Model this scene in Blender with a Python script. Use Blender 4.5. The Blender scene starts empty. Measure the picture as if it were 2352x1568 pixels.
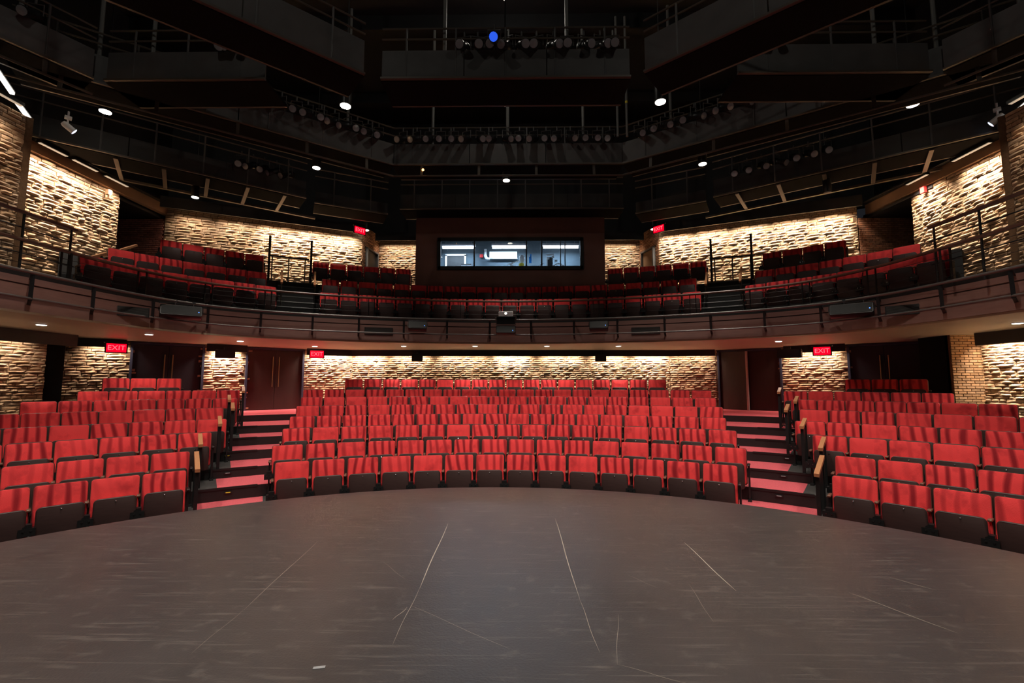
import bpy, math, random
from math import sin, cos, pi, radians as rad, degrees as deg, hypot, atan2
from mathutils import Vector, Matrix
random.seed(7)
S = bpy.context.scene
COL = S.collection

# ------------------------------------------------------------------ camera, world, exposure
cam_d = bpy.data.cameras.new('camera'); cam = bpy.data.objects.new('camera', cam_d); COL.objects.link(cam)
cam_d.sensor_width = 36; cam_d.lens = 1045 / 2352 * 36; cam_d.clip_start = .05; cam_d.clip_end = 200
cam.matrix_world = (Matrix.Translation((.3465, 0, 2.157)) @ Matrix.Rotation(.0146, 4, 'Z')
                    @ Matrix.Rotation(pi / 2 + .0898, 4, 'X') @ Matrix.Rotation(.0015, 4, 'Z'))
S.camera = cam
w = bpy.data.worlds.new('world'); S.world = w; w.use_nodes = True
w.node_tree.nodes['Background'].inputs[0].default_value = (.8, .85, 1, 1)
w.node_tree.nodes['Background'].inputs[1].default_value = .012
S.view_settings.view_transform = 'Standard'; S.view_settings.look = 'None'
S.view_settings.gamma = 1; S.view_settings.exposure = 0; S.view_settings.use_curve_mapping = False

C0Y = .924                                   # the centre of all seating arcs
def PT(th, r, z=0.0):
    a = rad(th); return Vector((r * sin(a), C0Y + r * cos(a), z))

# ------------------------------------------------------------------ light settings
K_HOUSE, K_SOFFIT, K_WASH_LOW, K_WASH_UP = 1.4, 1.6, 1.1, 1.0
WARM = (1, .83, .66); WARMW = (1, .90, .77)

# ------------------------------------------------------------------ materials
def newmat(name):
    m = bpy.data.materials.new(name); m.use_nodes = True
    return m, m.node_tree, m.node_tree.nodes['Principled BSDF']
def N(nt, kind, **kw):
    n = nt.nodes.new(kind)
    for k, v in kw.items():
        if k.startswith('i_'): n.inputs[k[2:].replace('_', ' ')].default_value = v
        else: setattr(n, k, v)
    return n
def rgb(c): return (c[0], c[1], c[2], 1)
def simple(name, col, rough=.6, metal=0, var=.15, scale=8, bump=0, spec=.5, stretch=(1, 1, 1)):
    m, nt, b = newmat(name)
    tc = N(nt, 'ShaderNodeTexCoord'); mp = N(nt, 'ShaderNodeMapping'); mp.inputs['Scale'].default_value = stretch
    no = N(nt, 'ShaderNodeTexNoise'); no.inputs['Scale'].default_value = scale; no.inputs['Detail'].default_value = 5
    nt.links.new(tc.outputs['Object'], mp.inputs['Vector']); nt.links.new(mp.outputs['Vector'], no.inputs['Vector'])
    r = N(nt, 'ShaderNodeMix', data_type='RGBA')
    r.inputs['A'].default_value = rgb([x * (1 - var) for x in col]); r.inputs['B'].default_value = rgb([min(1, x * (1 + var)) for x in col])
    nt.links.new(no.outputs['Fac'], r.inputs['Factor']); nt.links.new(r.outputs['Result'], b.inputs['Base Color'])
    b.inputs['Roughness'].default_value = rough; b.inputs['Metallic'].default_value = metal
    b.inputs['Specular IOR Level'].default_value = spec
    if bump:
        bm = N(nt, 'ShaderNodeBump'); bm.inputs['Distance'].default_value = bump
        nt.links.new(no.outputs['Fac'], bm.inputs['Height']); nt.links.new(bm.outputs['Normal'], b.inputs['Normal'])
    return m
def emis(name, col, s):
    m, nt, b = newmat(name)
    b.inputs['Base Color'].default_value = rgb(col); b.inputs['Emission Color'].default_value = rgb(col)
    b.inputs['Emission Strength'].default_value = s
    return m
def velvet():
    m, nt, b = newmat('red_velvet')
    tc = N(nt, 'ShaderNodeTexCoord'); oi = N(nt, 'ShaderNodeObjectInfo')
    sc = N(nt, 'ShaderNodeVectorMath', operation='SCALE'); sc.inputs['Scale'].default_value = 40
    cv = N(nt, 'ShaderNodeCombineXYZ'); nt.links.new(oi.outputs['Random'], cv.inputs[0]); nt.links.new(oi.outputs['Random'], cv.inputs[1])
    nt.links.new(cv.outputs[0], sc.inputs[0])
    ad = N(nt, 'ShaderNodeVectorMath', operation='ADD'); nt.links.new(tc.outputs['Object'], ad.inputs[0]); nt.links.new(sc.outputs[0], ad.inputs[1])
    wv = N(nt, 'ShaderNodeTexWave', wave_type='BANDS', bands_direction='X', wave_profile='SIN')
    wv.inputs['Scale'].default_value = 2.1; wv.inputs['Distortion'].default_value = 7; wv.inputs['Detail'].default_value = 1.5; wv.inputs['Detail Scale'].default_value = .7; wv.inputs['Detail Roughness'].default_value = .6
    mp = N(nt, 'ShaderNodeMapping'); mp.inputs['Scale'].default_value = (1, 1, .42); mp.inputs['Rotation'].default_value = (0, .12, 0)
    nt.links.new(ad.outputs[0], mp.inputs['Vector']); nt.links.new(mp.outputs[0], wv.inputs['Vector'])
    no = N(nt, 'ShaderNodeTexNoise'); no.inputs['Scale'].default_value = 4.5; no.inputs['Detail'].default_value = 3
    nt.links.new(ad.outputs[0], no.inputs['Vector'])
    # how strongly this seat shows hand-brushed stripes
    wn = N(nt, 'ShaderNodeTexWhiteNoise', noise_dimensions='1D'); nt.links.new(oi.outputs['Random'], wn.inputs['W'])
    r1 = N(nt, 'ShaderNodeMapRange'); r1.inputs['From Min'].default_value = .42; r1.inputs['From Max'].default_value = .95; r1.inputs['To Max'].default_value = .85
    nt.links.new(wv.outputs['Fac'], r1.inputs['Value'])
    r2 = N(nt, 'ShaderNodeMapRange'); r2.inputs['From Min'].default_value = .0; r2.inputs['From Max'].default_value = .6
    nt.links.new(wn.outputs['Value'], r2.inputs['Value'])
    mu = N(nt, 'ShaderNodeMath', operation='MULTIPLY'); nt.links.new(r1.outputs[0], mu.inputs[0]); nt.links.new(r2.outputs[0], mu.inputs[1])
    r3 = N(nt, 'ShaderNodeMapRange'); r3.inputs['From Min'].default_value = .52; r3.inputs['From Max'].default_value = .75
    r3.inputs['To Max'].default_value = .55; nt.links.new(no.outputs['Fac'], r3.inputs['Value'])
    mx = N(nt, 'ShaderNodeMath', operation='MAXIMUM'); nt.links.new(mu.outputs[0], mx.inputs[0]); nt.links.new(r3.outputs[0], mx.inputs[1])
    mix = N(nt, 'ShaderNodeMix', data_type='RGBA'); mix.inputs['A'].default_value = (.80, .058, .062, 1); mix.inputs['B'].default_value = (.17, .005, .012, 1)
    nt.links.new(mx.outputs[0], mix.inputs['Factor']); nt.links.new(mix.outputs['Result'], b.inputs['Base Color'])
    b.inputs['Roughness'].default_value = .85; b.inputs['Specular IOR Level'].default_value = .15
    b.inputs['Sheen Weight'].default_value = .12; b.inputs['Sheen Tint'].default_value = (1, .35, .35, 1)
    fn = N(nt, 'ShaderNodeTexNoise'); fn.inputs['Scale'].default_value = 120
    nt.links.new(tc.outputs['Object'], fn.inputs['Vector'])
    bm = N(nt, 'ShaderNodeBump'); bm.inputs['Distance'].default_value = .002; nt.links.new(fn.outputs['Fac'], bm.inputs['Height']); nt.links.new(bm.outputs[0], b.inputs['Normal'])
    return m
def stone(name):
    m, nt, b = newmat(name)
    at = N(nt, 'ShaderNodeAttribute', attribute_name='tint')
    tc = N(nt, 'ShaderNodeTexCoord'); no = N(nt, 'ShaderNodeTexNoise'); no.inputs['Scale'].default_value = 14; no.inputs['Detail'].default_value = 6
    nt.links.new(tc.outputs['Object'], no.inputs['Vector'])
    r = N(nt, 'ShaderNodeMapRange'); r.inputs['To Min'].default_value = .6; r.inputs['To Max'].default_value = 1.35; nt.links.new(no.outputs['Fac'], r.inputs['Value'])
    v = N(nt, 'ShaderNodeVectorMath', operation='SCALE'); nt.links.new(at.outputs['Color'], v.inputs[0]); nt.links.new(r.outputs[0], v.inputs['Scale'])
    nt.links.new(v.outputs[0], b.inputs['Base Color']); b.inputs['Roughness'].default_value = .9; b.inputs['Specular IOR Level'].default_value = .05
    bm = N(nt, 'ShaderNodeBump'); bm.inputs['Distance'].default_value = .012; bm.inputs['Strength'].default_value = .7
    n2 = N(nt, 'ShaderNodeTexNoise'); n2.inputs['Scale'].default_value = 30; n2.inputs['Detail'].default_value = 4; nt.links.new(tc.outputs['Object'], n2.inputs['Vector'])
    nt.links.new(n2.outputs['Fac'], bm.inputs['Height']); nt.links.new(bm.outputs[0], b.inputs['Normal'])
    return m
def stage_mat():
    m, nt, b = newmat('stage_paint')
    tc = N(nt, 'ShaderNodeTexCoord')
    n1 = N(nt, 'ShaderNodeTexNoise'); n1.inputs['Scale'].default_value = .8; n1.inputs['Detail'].default_value = 8; n1.inputs['Roughness'].default_value = .65
    nt.links.new(tc.outputs['Object'], n1.inputs['Vector'])
    a = N(nt, 'ShaderNodeMix', data_type='RGBA'); a.inputs['A'].default_value = (.028, .025, .027, 1); a.inputs['B'].default_value = (.070, .062, .064, 1)
    nt.links.new(n1.outputs['Fac'], a.inputs['Factor'])
    cur = a.outputs['Result']
    # scuffs: stretched noise in three directions, thresholded
    for k, (rot, sx, sy, lo, hi, amt) in enumerate([(.5, 1.2, 9, .58, .74, .22), (-.6, .8, 18, .60, .72, .28), (1.3, 1, 26, .62, .72, .25), (0, 4, 5, .58, .76, .22), (.2, .5, 40, .62, .70, .3)]):
        mp = N(nt, 'ShaderNodeMapping'); mp.inputs['Rotation'].default_value = (0, 0, rot); mp.inputs['Scale'].default_value = (sx, sy, 1); mp.inputs['Location'].default_value = (k * 7, k * 3, 0)
        n2 = N(nt, 'ShaderNodeTexNoise'); n2.inputs['Scale'].default_value = 1.6; n2.inputs['Detail'].default_value = 7; n2.inputs['Roughness'].default_value = .6
        nt.links.new(tc.outputs['Object'], mp.inputs['Vector']); nt.links.new(mp.outputs[0], n2.inputs['Vector'])
        r = N(nt, 'ShaderNodeMapRange'); r.inputs['From Min'].default_value = lo; r.inputs['From Max'].default_value = hi; r.inputs['To Max'].default_value = amt
        nt.links.new(n2.outputs['Fac'], r.inputs['Value'])
        mm = N(nt, 'ShaderNodeMix', data_type='RGBA'); mm.inputs['B'].default_value = (.26, .23, .21, 1)
        nt.links.new(cur, mm.inputs['A']); nt.links.new(r.outputs[0], mm.inputs['Factor']); cur = mm.outputs['Result']
    nt.links.new(cur, b.inputs['Base Color'])
    rr = N(nt, 'ShaderNodeMapRange'); rr.inputs['To Min'].default_value = .30; rr.inputs['To Max'].default_value = .44
    nt.links.new(n1.outputs['Fac'], rr.inputs['Value']); nt.links.new(rr.outputs[0], b.inputs['Roughness'])
    n3 = N(nt, 'ShaderNodeTexNoise'); n3.inputs['Scale'].default_value = 60; nt.links.new(tc.outputs['Object'], n3.inputs['Vector'])
    bm = N(nt, 'ShaderNodeBump'); bm.inputs['Distance'].default_value = .003; bm.inputs['Strength'].default_value = .5; nt.links.new(n3.outputs['Fac'], bm.inputs['Height']); nt.links.new(bm.outputs[0], b.inputs['Normal'])
    return m
def glass_mat():
    m, nt, b = newmat('window_glass')
    out = nt.nodes['Material Output']; nt.nodes.remove(b)
    tr = N(nt, 'ShaderNodeBsdfTransparent'); tr.inputs[0].default_value = (.92, .96, 1, 1)
    gl = N(nt, 'ShaderNodeBsdfGlossy'); gl.inputs['Roughness'].default_value = .02
    fr = N(nt, 'ShaderNodeFresnel'); mx = N(nt, 'ShaderNodeMixShader')
    nt.links.new(fr.outputs[0], mx.inputs[0]); nt.links.new(tr.outputs[0], mx.inputs[1]); nt.links.new(gl.outputs[0], mx.inputs[2]); nt.links.new(mx.outputs[0], out.inputs[0])
    return m
M = dict(
    velvet=velvet(), stone=stone('split_face_brick'), stage=stage_mat(), glass=glass_mat(),
    panel=simple('dark_walnut_veneer', (.046, .022, .021), .5, var=.3, scale=6, stretch=(1, 1, 6)),
    shell=simple('brown_shell', (.055, .026, .018), .45, var=.2),
    black=simple('black_paint', (.008, .008, .009), .6),
    blackm=simple('black_metal', (.012, .012, .013), .38, var=.1),
    steel=simple('dark_grey_steel', (.085, .083, .082), .6, var=.35, scale=3),
    steeld=simple('near_black_steel', (.030, .031, .031), .7, var=.3, scale=3), pipe=simple('grey_pipe', (.09, .075, .06), .5, .2), deckm=simple('black_deck', (.006, .006, .006), .95, spec=.05),
    post=simple('pale_grey_post', (.16, .16, .15), .5),
    rail=simple('bronze_rail', (.16, .145, .14), .34, .4),
    chrome=simple('chrome', (.55, .55, .58), .22, 1, var=.02),
    brass=simple('brass', (.45, .30, .17), .3, .9, var=.05),
    wood=simple('oak_cap', (.50, .22, .10), .45, var=.2, scale=10, stretch=(6, 1, 1)),
    dwood=simple('brown_wood_cap', (.16, .075, .05), .38, var=.2, scale=10),
    fascia=simple('mahogany_panel', (.25, .135, .115), .45, var=.25, scale=3, stretch=(1, 1, 8)),
    fascia_d=simple('mahogany_panel_dark', (.05, .022, .02), .5, var=.2),
    soffit=simple('brown_soffit_paint', (.52, .45, .31), .5, var=.08, scale=1.5),
    plaster=simple('tan_plaster', (.24, .135, .07), .8, var=.12, scale=4),
    booth=simple('booth_cladding', (.16, .078, .066), .75, var=.12, scale=2),
    door=simple('dark_red_brown_door', (.035, .013, .011), .45, var=.3, scale=3, stretch=(4, 4, .6)),
    doorb=simple('near_black_door', (.020, .013, .020), .45, var=.2, scale=3),
    frame=simple('steel_blue_frame', (.05, .05, .085), .4, .3),
    carpet=simple('red_carpet', (.66, .12, .145), .95, var=.25, scale=45, bump=.004, spec=.1),
    tier=simple('grey_tier_floor', (.045, .042, .042), .7, var=.2, scale=5),
    riser=simple('black_riser', (.012, .012, .013), .5, var=.2),
    nosing=simple('grey_nosing', (.12, .12, .12), .4, .2),
    boothwall=simple('booth_blue_wall', (.060, .085, .105), .8, var=.1),
    white=simple('white_plastic', (.75, .77, .8), .5, var=.04),
    greyplastic=simple('grey_plastic', (.30, .31, .33), .5, var=.05),
    scratch=simple('bare_scratch', (.36, .31, .26), .6, var=.35, scale=6),
    tube=emis('fluorescent_tube', (.85, .93, 1), 9), lens=emis('lamp_lens', (1, .9, .74), 14),
    downl=emis('downlight_lens', (1, .93, .8), 6), exitr=emis('exit_red', (1, .0, .015), 1.6),
    exitl=emis('exit_letters', (1, .10, .12), 2.2), blue=emis('blue_lens', (.03, .13, 1), .8),
    strip=emis('strip_lens', (1, .93, .8), 3), stripd=emis('strip_lens_dim', (1, .86, .66), .35), yell=simple('yellow_reflector', (.8, .65, .05), .4), reda=simple('red_alarm', (.6, .03, .03), .4),
    edge=simple('pinkish_grey_strip', (.42, .27, .26), .5), bluec=simple('blue_cloth', (.02, .25, .75), .7), glasslens=simple('dark_glass', (.45, .47, .50), .2, .5),
    ledw=emis('small_white_led', (.8, .85, 1), 1.2), ledb=emis('small_blue_led', (.1, .3, 1), 1.5),
    paper=emis('self_lit_board', (.8, .93, .95), .9),  # booth whiteboard: own glow stands in for the tube light falling on it
)

# ------------------------------------------------------------------ mesh helpers
class MB:
    def __init__(s): s.v = []; s.f = []; s.m = []; s.c = None
    def add(s, vs, fs, mi=0, mat=None):
        b = len(s.v); s.v += [tuple(mat @ Vector(p)) if mat else tuple(p) for p in vs]
        s.f += [tuple(b + i for i in f) for f in fs]; s.m += [mi] * len(fs)
        return s
    def box(s, c, d, mi=0, rz=0, mat=None):
        x, y, z = [k / 2 for k in d]
        vs = [(-x, -y, -z), (x, -y, -z), (x, y, -z), (-x, y, -z), (-x, -y, z), (x, -y, z), (x, y, z), (-x, y, z)]
        R = Matrix.Translation(c) @ Matrix.Rotation(rz, 4, 'Z')
        if mat: R = mat @ R
        return s.add(vs, [(0, 3, 2, 1), (4, 5, 6, 7), (0, 1, 5, 4), (1, 2, 6, 5), (2, 3, 7, 6), (3, 0, 4, 7)], mi, R)
    def bar(s, a, b, wd, h, mi=0):
        """a box-section bar from a to b (h measured upwards)"""
        a = Vector(a); b = Vector(b); d = (b - a).normalized()
        sd = d.cross(Vector((0, 0, 1)))
        sd = sd.normalized() if sd.length > 1e-4 else Vector((1, 0, 0))
        up = sd.cross(d); vs = []
        for p in (a, b):
            for i, j in ((-1, -1), (1, -1), (1, 1), (-1, 1)): vs.append(p + sd * i * wd / 2 + up * j * h / 2)
        return s.add(vs, [(0, 1, 2, 3), (7, 6, 5, 4), (0, 4, 5, 1), (1, 5, 6, 2), (2, 6, 7, 3), (3, 7, 4, 0)], mi)
    def tube(s, pts, r, n=8, mi=0, cap=True, r2=None):
        pts = [Vector(p) for p in pts]; rings = []
        for i, p in enumerate(pts):
            d = (pts[min(i + 1, len(pts) - 1)] - pts[max(i - 1, 0)]).normalized()
            u = d.cross(Vector((0, 0, 1)))
            u = u.normalized() if u.length > 1e-3 else Vector((1, 0, 0))
            v = u.cross(d); rr = r if r2 is None else r + (r2 - r) * i / (len(pts) - 1)
            rings.append([p + (u * cos(2 * pi * k / n) + v * sin(2 * pi * k / n)) * rr for k in range(n)])
        vs = [q for g in rings for q in g]; fs = []
        for i in range(len(pts) - 1):
            for k in range(n): fs.append((i * n + k, i * n + (k + 1) % n, (i + 1) * n + (k + 1) % n, (i + 1) * n + k))
        if cap: fs += [tuple(range(n - 1, -1, -1)), tuple(range((len(pts) - 1) * n, len(pts) * n))]
        return s.add(vs, fs, mi)
    def lathe(s, prof, n=16, mi=0, mat=None):
        vs = []; fs = []
        for r, z in prof:
            for k in range(n): vs.append((r * cos(2 * pi * k / n), r * sin(2 * pi * k / n), z))
        for i in range(len(prof) - 1):
            for k in range(n): fs.append((i * n + k, i * n + (k + 1) % n, (i + 1) * n + (k + 1) % n, (i + 1) * n + k))
        fs += [tuple(range(n - 1, -1, -1)), tuple(range((len(prof) - 1) * n, len(prof) * n))]
        return s.add(vs, fs, mi, mat)
    def pad(s, w, h, rc, prof, mi=0, mat=None, top=True, seg=4):
        """rounded-rectangle pad in the xz plane, prof = [(inset, y)...] from back to front, then closed"""
        out = []
        for (cx, cz, a0) in ((w / 2 - rc, h / 2 - rc, 0), (-w / 2 + rc, h / 2 - rc, 90), (-w / 2 + rc, -h / 2 + rc, 180), (w / 2 - rc, -h / 2 + rc, 270)):
            for k in range(seg + 1):
                a = rad(a0 + 90 * k / seg); out.append((cx + rc * cos(a), cz + rc * sin(a)))
        n = len(out); vs = []; fs = []
        for ins, y in prof:
            for x, z in out: vs.append((x * (w / 2 - ins) / (w / 2), y, z * (h / 2 - ins) / (h / 2)))
        for i in range(len(prof) - 1):
            for k in range(n): fs.append((i * n + k, i * n + (k + 1) % n, (i + 1) * n + (k + 1) % n, (i + 1) * n + k))
        fs += [tuple(range(n - 1, -1, -1)), tuple(range((len(prof) - 1) * n, len(prof) * n))]
        return s.add(vs, fs, mi, mat)
    def build(s, name, mats, parent=None, smooth=False, loc=None, tint=None):
        me = bpy.data.meshes.new(name); me.from_pydata(s.v, [], s.f)
        if not isinstance(mats, (list, tuple)): mats = [mats]
        for m in mats: me.materials.append(m)
        if len(mats) > 1: me.polygons.foreach_set('material_index', s.m)
        if tint:
            ca = me.color_attributes.new('tint', 'FLOAT_COLOR', 'POINT')
            ca.data.foreach_set('color', [x for t in tint for x in t])
        me.validate(); me.update()
        if smooth:
            me.polygons.foreach_set('use_smooth', [True] * len(me.polygons))
            try: me.set_sharp_from_angle(angle=rad(38))
            except Exception: pass
        o = bpy.data.objects.new(name, me); COL.objects.link(o)
        if parent: o.parent = parent
        if loc: o.location = loc
        return o
def tag(o, label=None, cat=None, group=None, kind=None):
    for k, v in (('label', label), ('category', cat), ('group', group), ('kind', kind)):
        if v: o[k] = v
    return o
def empty(name, loc=(0, 0, 0), rz=0, label=None, cat=None, group=None, kind=None):
    o = bpy.data.objects.new(name, None); o.empty_display_size = .1; COL.objects.link(o)
    o.location = loc; o.rotation_euler = (0, 0, rz)
    return tag(o, label, cat, group, kind)
def struct(o): o['kind'] = 'structure'; return o
def kids(o): return [c for c in COL.objects if c.parent == o]
_tree = {}
def capture(o):
    _tree[o.name] = [(c, capture(c)) for c in kids(o)]; return _tree[o.name]
def dup(o, loc, rz, label, group=None, tree=None):
    """copy of a thing with its parts and sub-parts"""
    def cp(src, ch, par):
        c = src.copy(); COL.objects.link(c)
        if par is not None: c.parent = par
        for s2, ch2 in ch: cp(s2, ch2, c)
        return c
    r = cp(o, tree if tree is not None else _tree[o.name], None)
    r.location = loc; r.rotation_euler = (0, 0, rz); r['label'] = label
    if group: r['group'] = group
    return r
def spot(name, loc, energy, col, size, blend=.6, target=None, parent=None, radius=.06):
    l = bpy.data.lights.new(name, 'SPOT'); l.energy = energy; l.color = col; l.spot_size = rad(size); l.spot_blend = blend; l.shadow_soft_size = radius
    o = bpy.data.objects.new(name, l); COL.objects.link(o)
    if parent: o.parent = parent
    o.location = loc
    if target is not None: o.rotation_euler = (Vector(target) - Vector(loc)).to_track_quat('-Z', 'Y').to_euler()
    return o
def area(name, loc, energy, col, sx, sy, target, parent=None, along=None, spread=180):
    l = bpy.data.lights.new(name, 'AREA'); l.energy = energy; l.color = col; l.shape = 'RECTANGLE'; l.size = sx; l.size_y = sy; l.spread = rad(spread)
    o = bpy.data.objects.new(name, l); COL.objects.link(o)
    z = (Vector(loc) - Vector(target)).normalized()
    x = Vector(along) - z * Vector(along).dot(z); x.normalize(); y = z.cross(x)
    o.matrix_world = Matrix(((x.x, y.x, z.x, loc[0]), (x.y, y.y, z.y, loc[1]), (x.z, y.z, z.z, loc[2]), (0, 0, 0, 1)))
    return o
ORD = ['first', 'second', 'third', 'fourth', 'fifth', 'sixth', 'seventh', 'eighth', 'ninth', 'tenth', 'eleventh', 'twelfth', 'thirteenth', 'fourteenth',
       'fifteenth', 'sixteenth', 'seventeenth', 'eighteenth', 'nineteenth', 'twentieth', 'twenty-first', 'twenty-second', 'twenty-third', 'twenty-fourth',
       'twenty-fifth', 'twenty-sixth', 'twenty-seventh', 'twenty-eighth', 'twenty-ninth', 'thirtieth']
def arcsweep(mb, th0, th1, rf, prof, n, mi=0, cap=True):
    """sweep a closed (dr, z) profile along the plan curve rf(theta)"""
    k = len(prof); vs = []; fs = []
    for i in range(n + 1):
        th = th0 + (th1 - th0) * i / n; r = rf(th)
        for dr, z in prof: vs.append(PT(th, r + dr, z))
    for i in range(n):
        for j in range(k): fs.append((i * k + j, i * k + (j + 1) % k, (i + 1) * k + (j + 1) % k, (i + 1) * k + j))
    if cap: fs += [tuple(range(k)), tuple(range((n + 1) * k - 1, n * k - 1, -1))]
    mb.add(vs, fs, mi); return mb
def interp(tab):
    def f(t):
        if t <= tab[0][0]: return tab[0][1]
        for (a, ra), (b, rb) in zip(tab, tab[1:]):
            if t <= b:
                return ra + (rb - ra) * (t - a) / (b - a)
        return tab[-1][1]
    return f
def smoothf(f, k=2.0): return lambda t: (f(t - 2 * k) + 2 * f(t - k) + 3 * f(t) + 2 * f(t + k) + f(t + 2 * k)) / 9
def front(xl, xr, ra, sq=0.0):
    """plan of the balcony edge: an arc that runs out into straight sides at x = xl / xr"""
    tab = []
    for t in range(-80, 81):
        if t == 0: r = ra
        else:
            x = xr if t > 0 else -xl
            s = x / sin(rad(abs(t))); r = (ra ** -14 + s ** -14) ** (-1 / 14.)
        tab.append((t, r))
    return smoothf(interp(tab), 1.0)
RAIL = front(7.75, 8.15, 12.15); LIP = front(8.0, 8.5, 12.6); CAP = front(8.35, 8.2, 12.85); FASC = front(8.05, 8.45, 12.55)

# ------------------------------------------------------------------ stage
SCX, SCY, SR, SZ = .08, 1.07, 6.11, .55
mb = MB(); n = 160; vs = []; fs = []
for i in range(n + 1):
    a = rad(-115 + 230 * i / n); vs.append((SCX + SR * sin(a), SCY + SR * cos(a)))
pts = [(x, y, SZ) for x, y in vs] + [(6.2, -5, SZ), (-6.0, -5, SZ)]
m_ = len(pts)
mb.add(pts, [tuple(range(m_ - 1, -1, -1))])
low = [(x, y, 0) for x, y, z in pts]
mb.add(pts + low, [(i, (i + 1) % m_, m_ + (i + 1) % m_, m_ + i) for i in range(m_)], 1)
stage = mb.build('stage_platform', [M['stage'], M['black']])
tag(stage, 'low dark grey-brown scuffed thrust stage with a curved front edge', 'stage')
# long pale scratches and a scrap worn into the paint
def sliver(mb, p, q, w0):
    p = Vector(p); q = Vector(q); d = (q - p).normalized(); s_ = Vector((-d.y, d.x)); k = 10; vs = []
    for i in range(k + 1):
        t = i / k; wd = w0 * (.25 + .75 * sin(pi * min(1, max(0, t))) ** .5) / 2; c = p + (q - p) * t + s_ * .004 * sin(7 * t)
        vs += [(c.x - s_.x * wd, c.y - s_.y * wd, SZ + .0012), (c.x + s_.x * wd, c.y + s_.y * wd, SZ + .0012)]
    mb.add(vs, [(2 * i, 2 * i + 2, 2 * i + 3, 2 * i + 1) for i in range(k)])
SCR = [((-.46, 5.34), (-.43, 3.72), .009), ((-.43, 3.72), (-.43, 2.94), .003), ((.78, 5.58), (.80, 3.56), .007), ((.80, 3.56), (.83, 2.88), .003), ((2.02, 4.79), (2.03, 3.71), .009),
       ((-1.69, 4.75), (-1.60, 3.35), .0035), ((-1.60, 3.35), (-1.60, 2.83), .002), ((-.87, 4.23), (-.58, 3.87), .002), ((-.44, 3.44), (.29, 2.91), .0025), ((-.51, 3.23), (-.45, 3.41), .004),
       ((2.89, 3.70), (3.18, 3.13), .005), ((1.04, 3.34), (.91, 2.77), .002), ((.91, 2.77), (1.29, 2.59), .002), ((1.26, 3.99), (1.44, 3.75), .002), ((1.71, 3.83), (1.66, 3.24), .002), ((3.42, 3.99), (3.60, 3.75), .004)]
mb = MB()
for p, q, wd in SCR: sliver(mb, p, q, wd)
mb.build('scratch_mark', M['scratch'], stage)
mb = MB(); mb.box((-.78, 2.71, SZ + .002), (.065, .022, .003), rz=.2)
o = mb.build('paper_scrap', M['greyplastic']); tag(o, 'tiny pale scrap lying on the near left part of the stage', 'paper')

# ------------------------------------------------------------------ seating tiers (ground)
RR = [7.518, 8.502, 9.443, 10.416, 11.264, 12.197, 13.046, 13.93]
FL = [0, .15, .36, .53, .72, .90, 1.08, 1.38]
AL = (-36.6, -30.4); AR = (30.6, 37.6)
CEND = [29.9, 30.2, 28.9, 27.7, 27.1, 26.3, 25.8, 21.0]
LEDGE = [-37.3, -36.6, -34.6, -33.2, -33.2, -32.3, -36.5, -36.5]; REDGE = [38.9, 38.2, 36.4, 34.5, 34.4, 33.6, 38.0, 38.0]
def mat_zone(th, k):
    if LEDGE[k] < th < -CEND[k] + .3 or CEND[k] - .2 < th < REDGE[k]: return 1
    return 0
mb = MB()
bounds = [4.0] + [R - .12 for R in RR[:6]] + [13.55]
lev = FL[:7] + [1.25]
ths = sorted(set([-75 + i for i in range(151)] + LEDGE + REDGE + [-c + .3 for c in CEND] + [c - .2 for c in CEND]))
for k in range(len(lev)):
    r0 = bounds[k]; r1 = bounds[k + 1] if k + 1 < len(bounds) else 19
    for a, b in zip(ths, ths[1:]):
        mi = mat_zone((a + b) / 2, k)
        mb.add([PT(a, r0, lev[k]), PT(b, r0, lev[k]), PT(b, r1, lev[k]), PT(a, r1, lev[k])], [(0, 1, 2, 3)], mi)
        if k: mb.add([PT(a, r0, lev[k - 1]), PT(b, r0, lev[k - 1]), PT(b, r0, lev[k]), PT(a, r0, lev[k])], [(0, 1, 2, 3)], 2)
mb.add([(-14, -7, -.002), (14, -7, -.002), (14, 8, -.002), (-14, 8, -.002)], [(0, 1, 2, 3)], 0)
struct(mb.build('floor', [M['tier'], M['carpet'], M['riser']]))
# raised platform of the last row, three pieces
mb = MB()
for a0, a1 in ((-44.5, -37.4), (-21.5, 21.3), (38.2, 45.6)):
    arcsweep(mb, a0, a1, lambda t: RR[7], [(-.55, 1.24), (.55, 1.24), (.55, 1.38), (-.55, 1.38)], 24)
struct(mb.build('floor_rear_platform', M['tier']))
# step nosings
for side, (a0, a1) in (('left', AL), ('right', AR)):
    for k in range(1, 8):
        if k == 7: continue
        mb = MB(); arcsweep(mb, a0 + .1, a1 - .1, lambda t: RR[k - 1] - .12, [(-.012, lev[k] - .03), (.03, lev[k] - .002), (.03, lev[k] + .006), (-.012, lev[k] + .006)], 6)
        struct(mb.build('trim_%s_nosing' % side, M['blackm']))
        if 1 < k:
            t = empty('step_light', PT((a0 + a1) / 2, RR[k - 1] - .135, lev[k] - .08), -rad((a0 + a1) / 2),
                      'small step light in the %s black riser of the %s ground floor aisle' % (ORD[k - 1], side), 'step light', 'step lights in the %s aisle' % side)
            m2 = MB(); m2.box((0, 0, 0), (.12, .012, .035)); m2.build('housing', M['blackm'], t)
            m2 = MB(); m2.box((0, -.01, 0), (.07, .012, .012))
            m2.build('lens', M['yell'] if (side == 'left' and k in (2, 4)) else M['greyplastic'], t)

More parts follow.
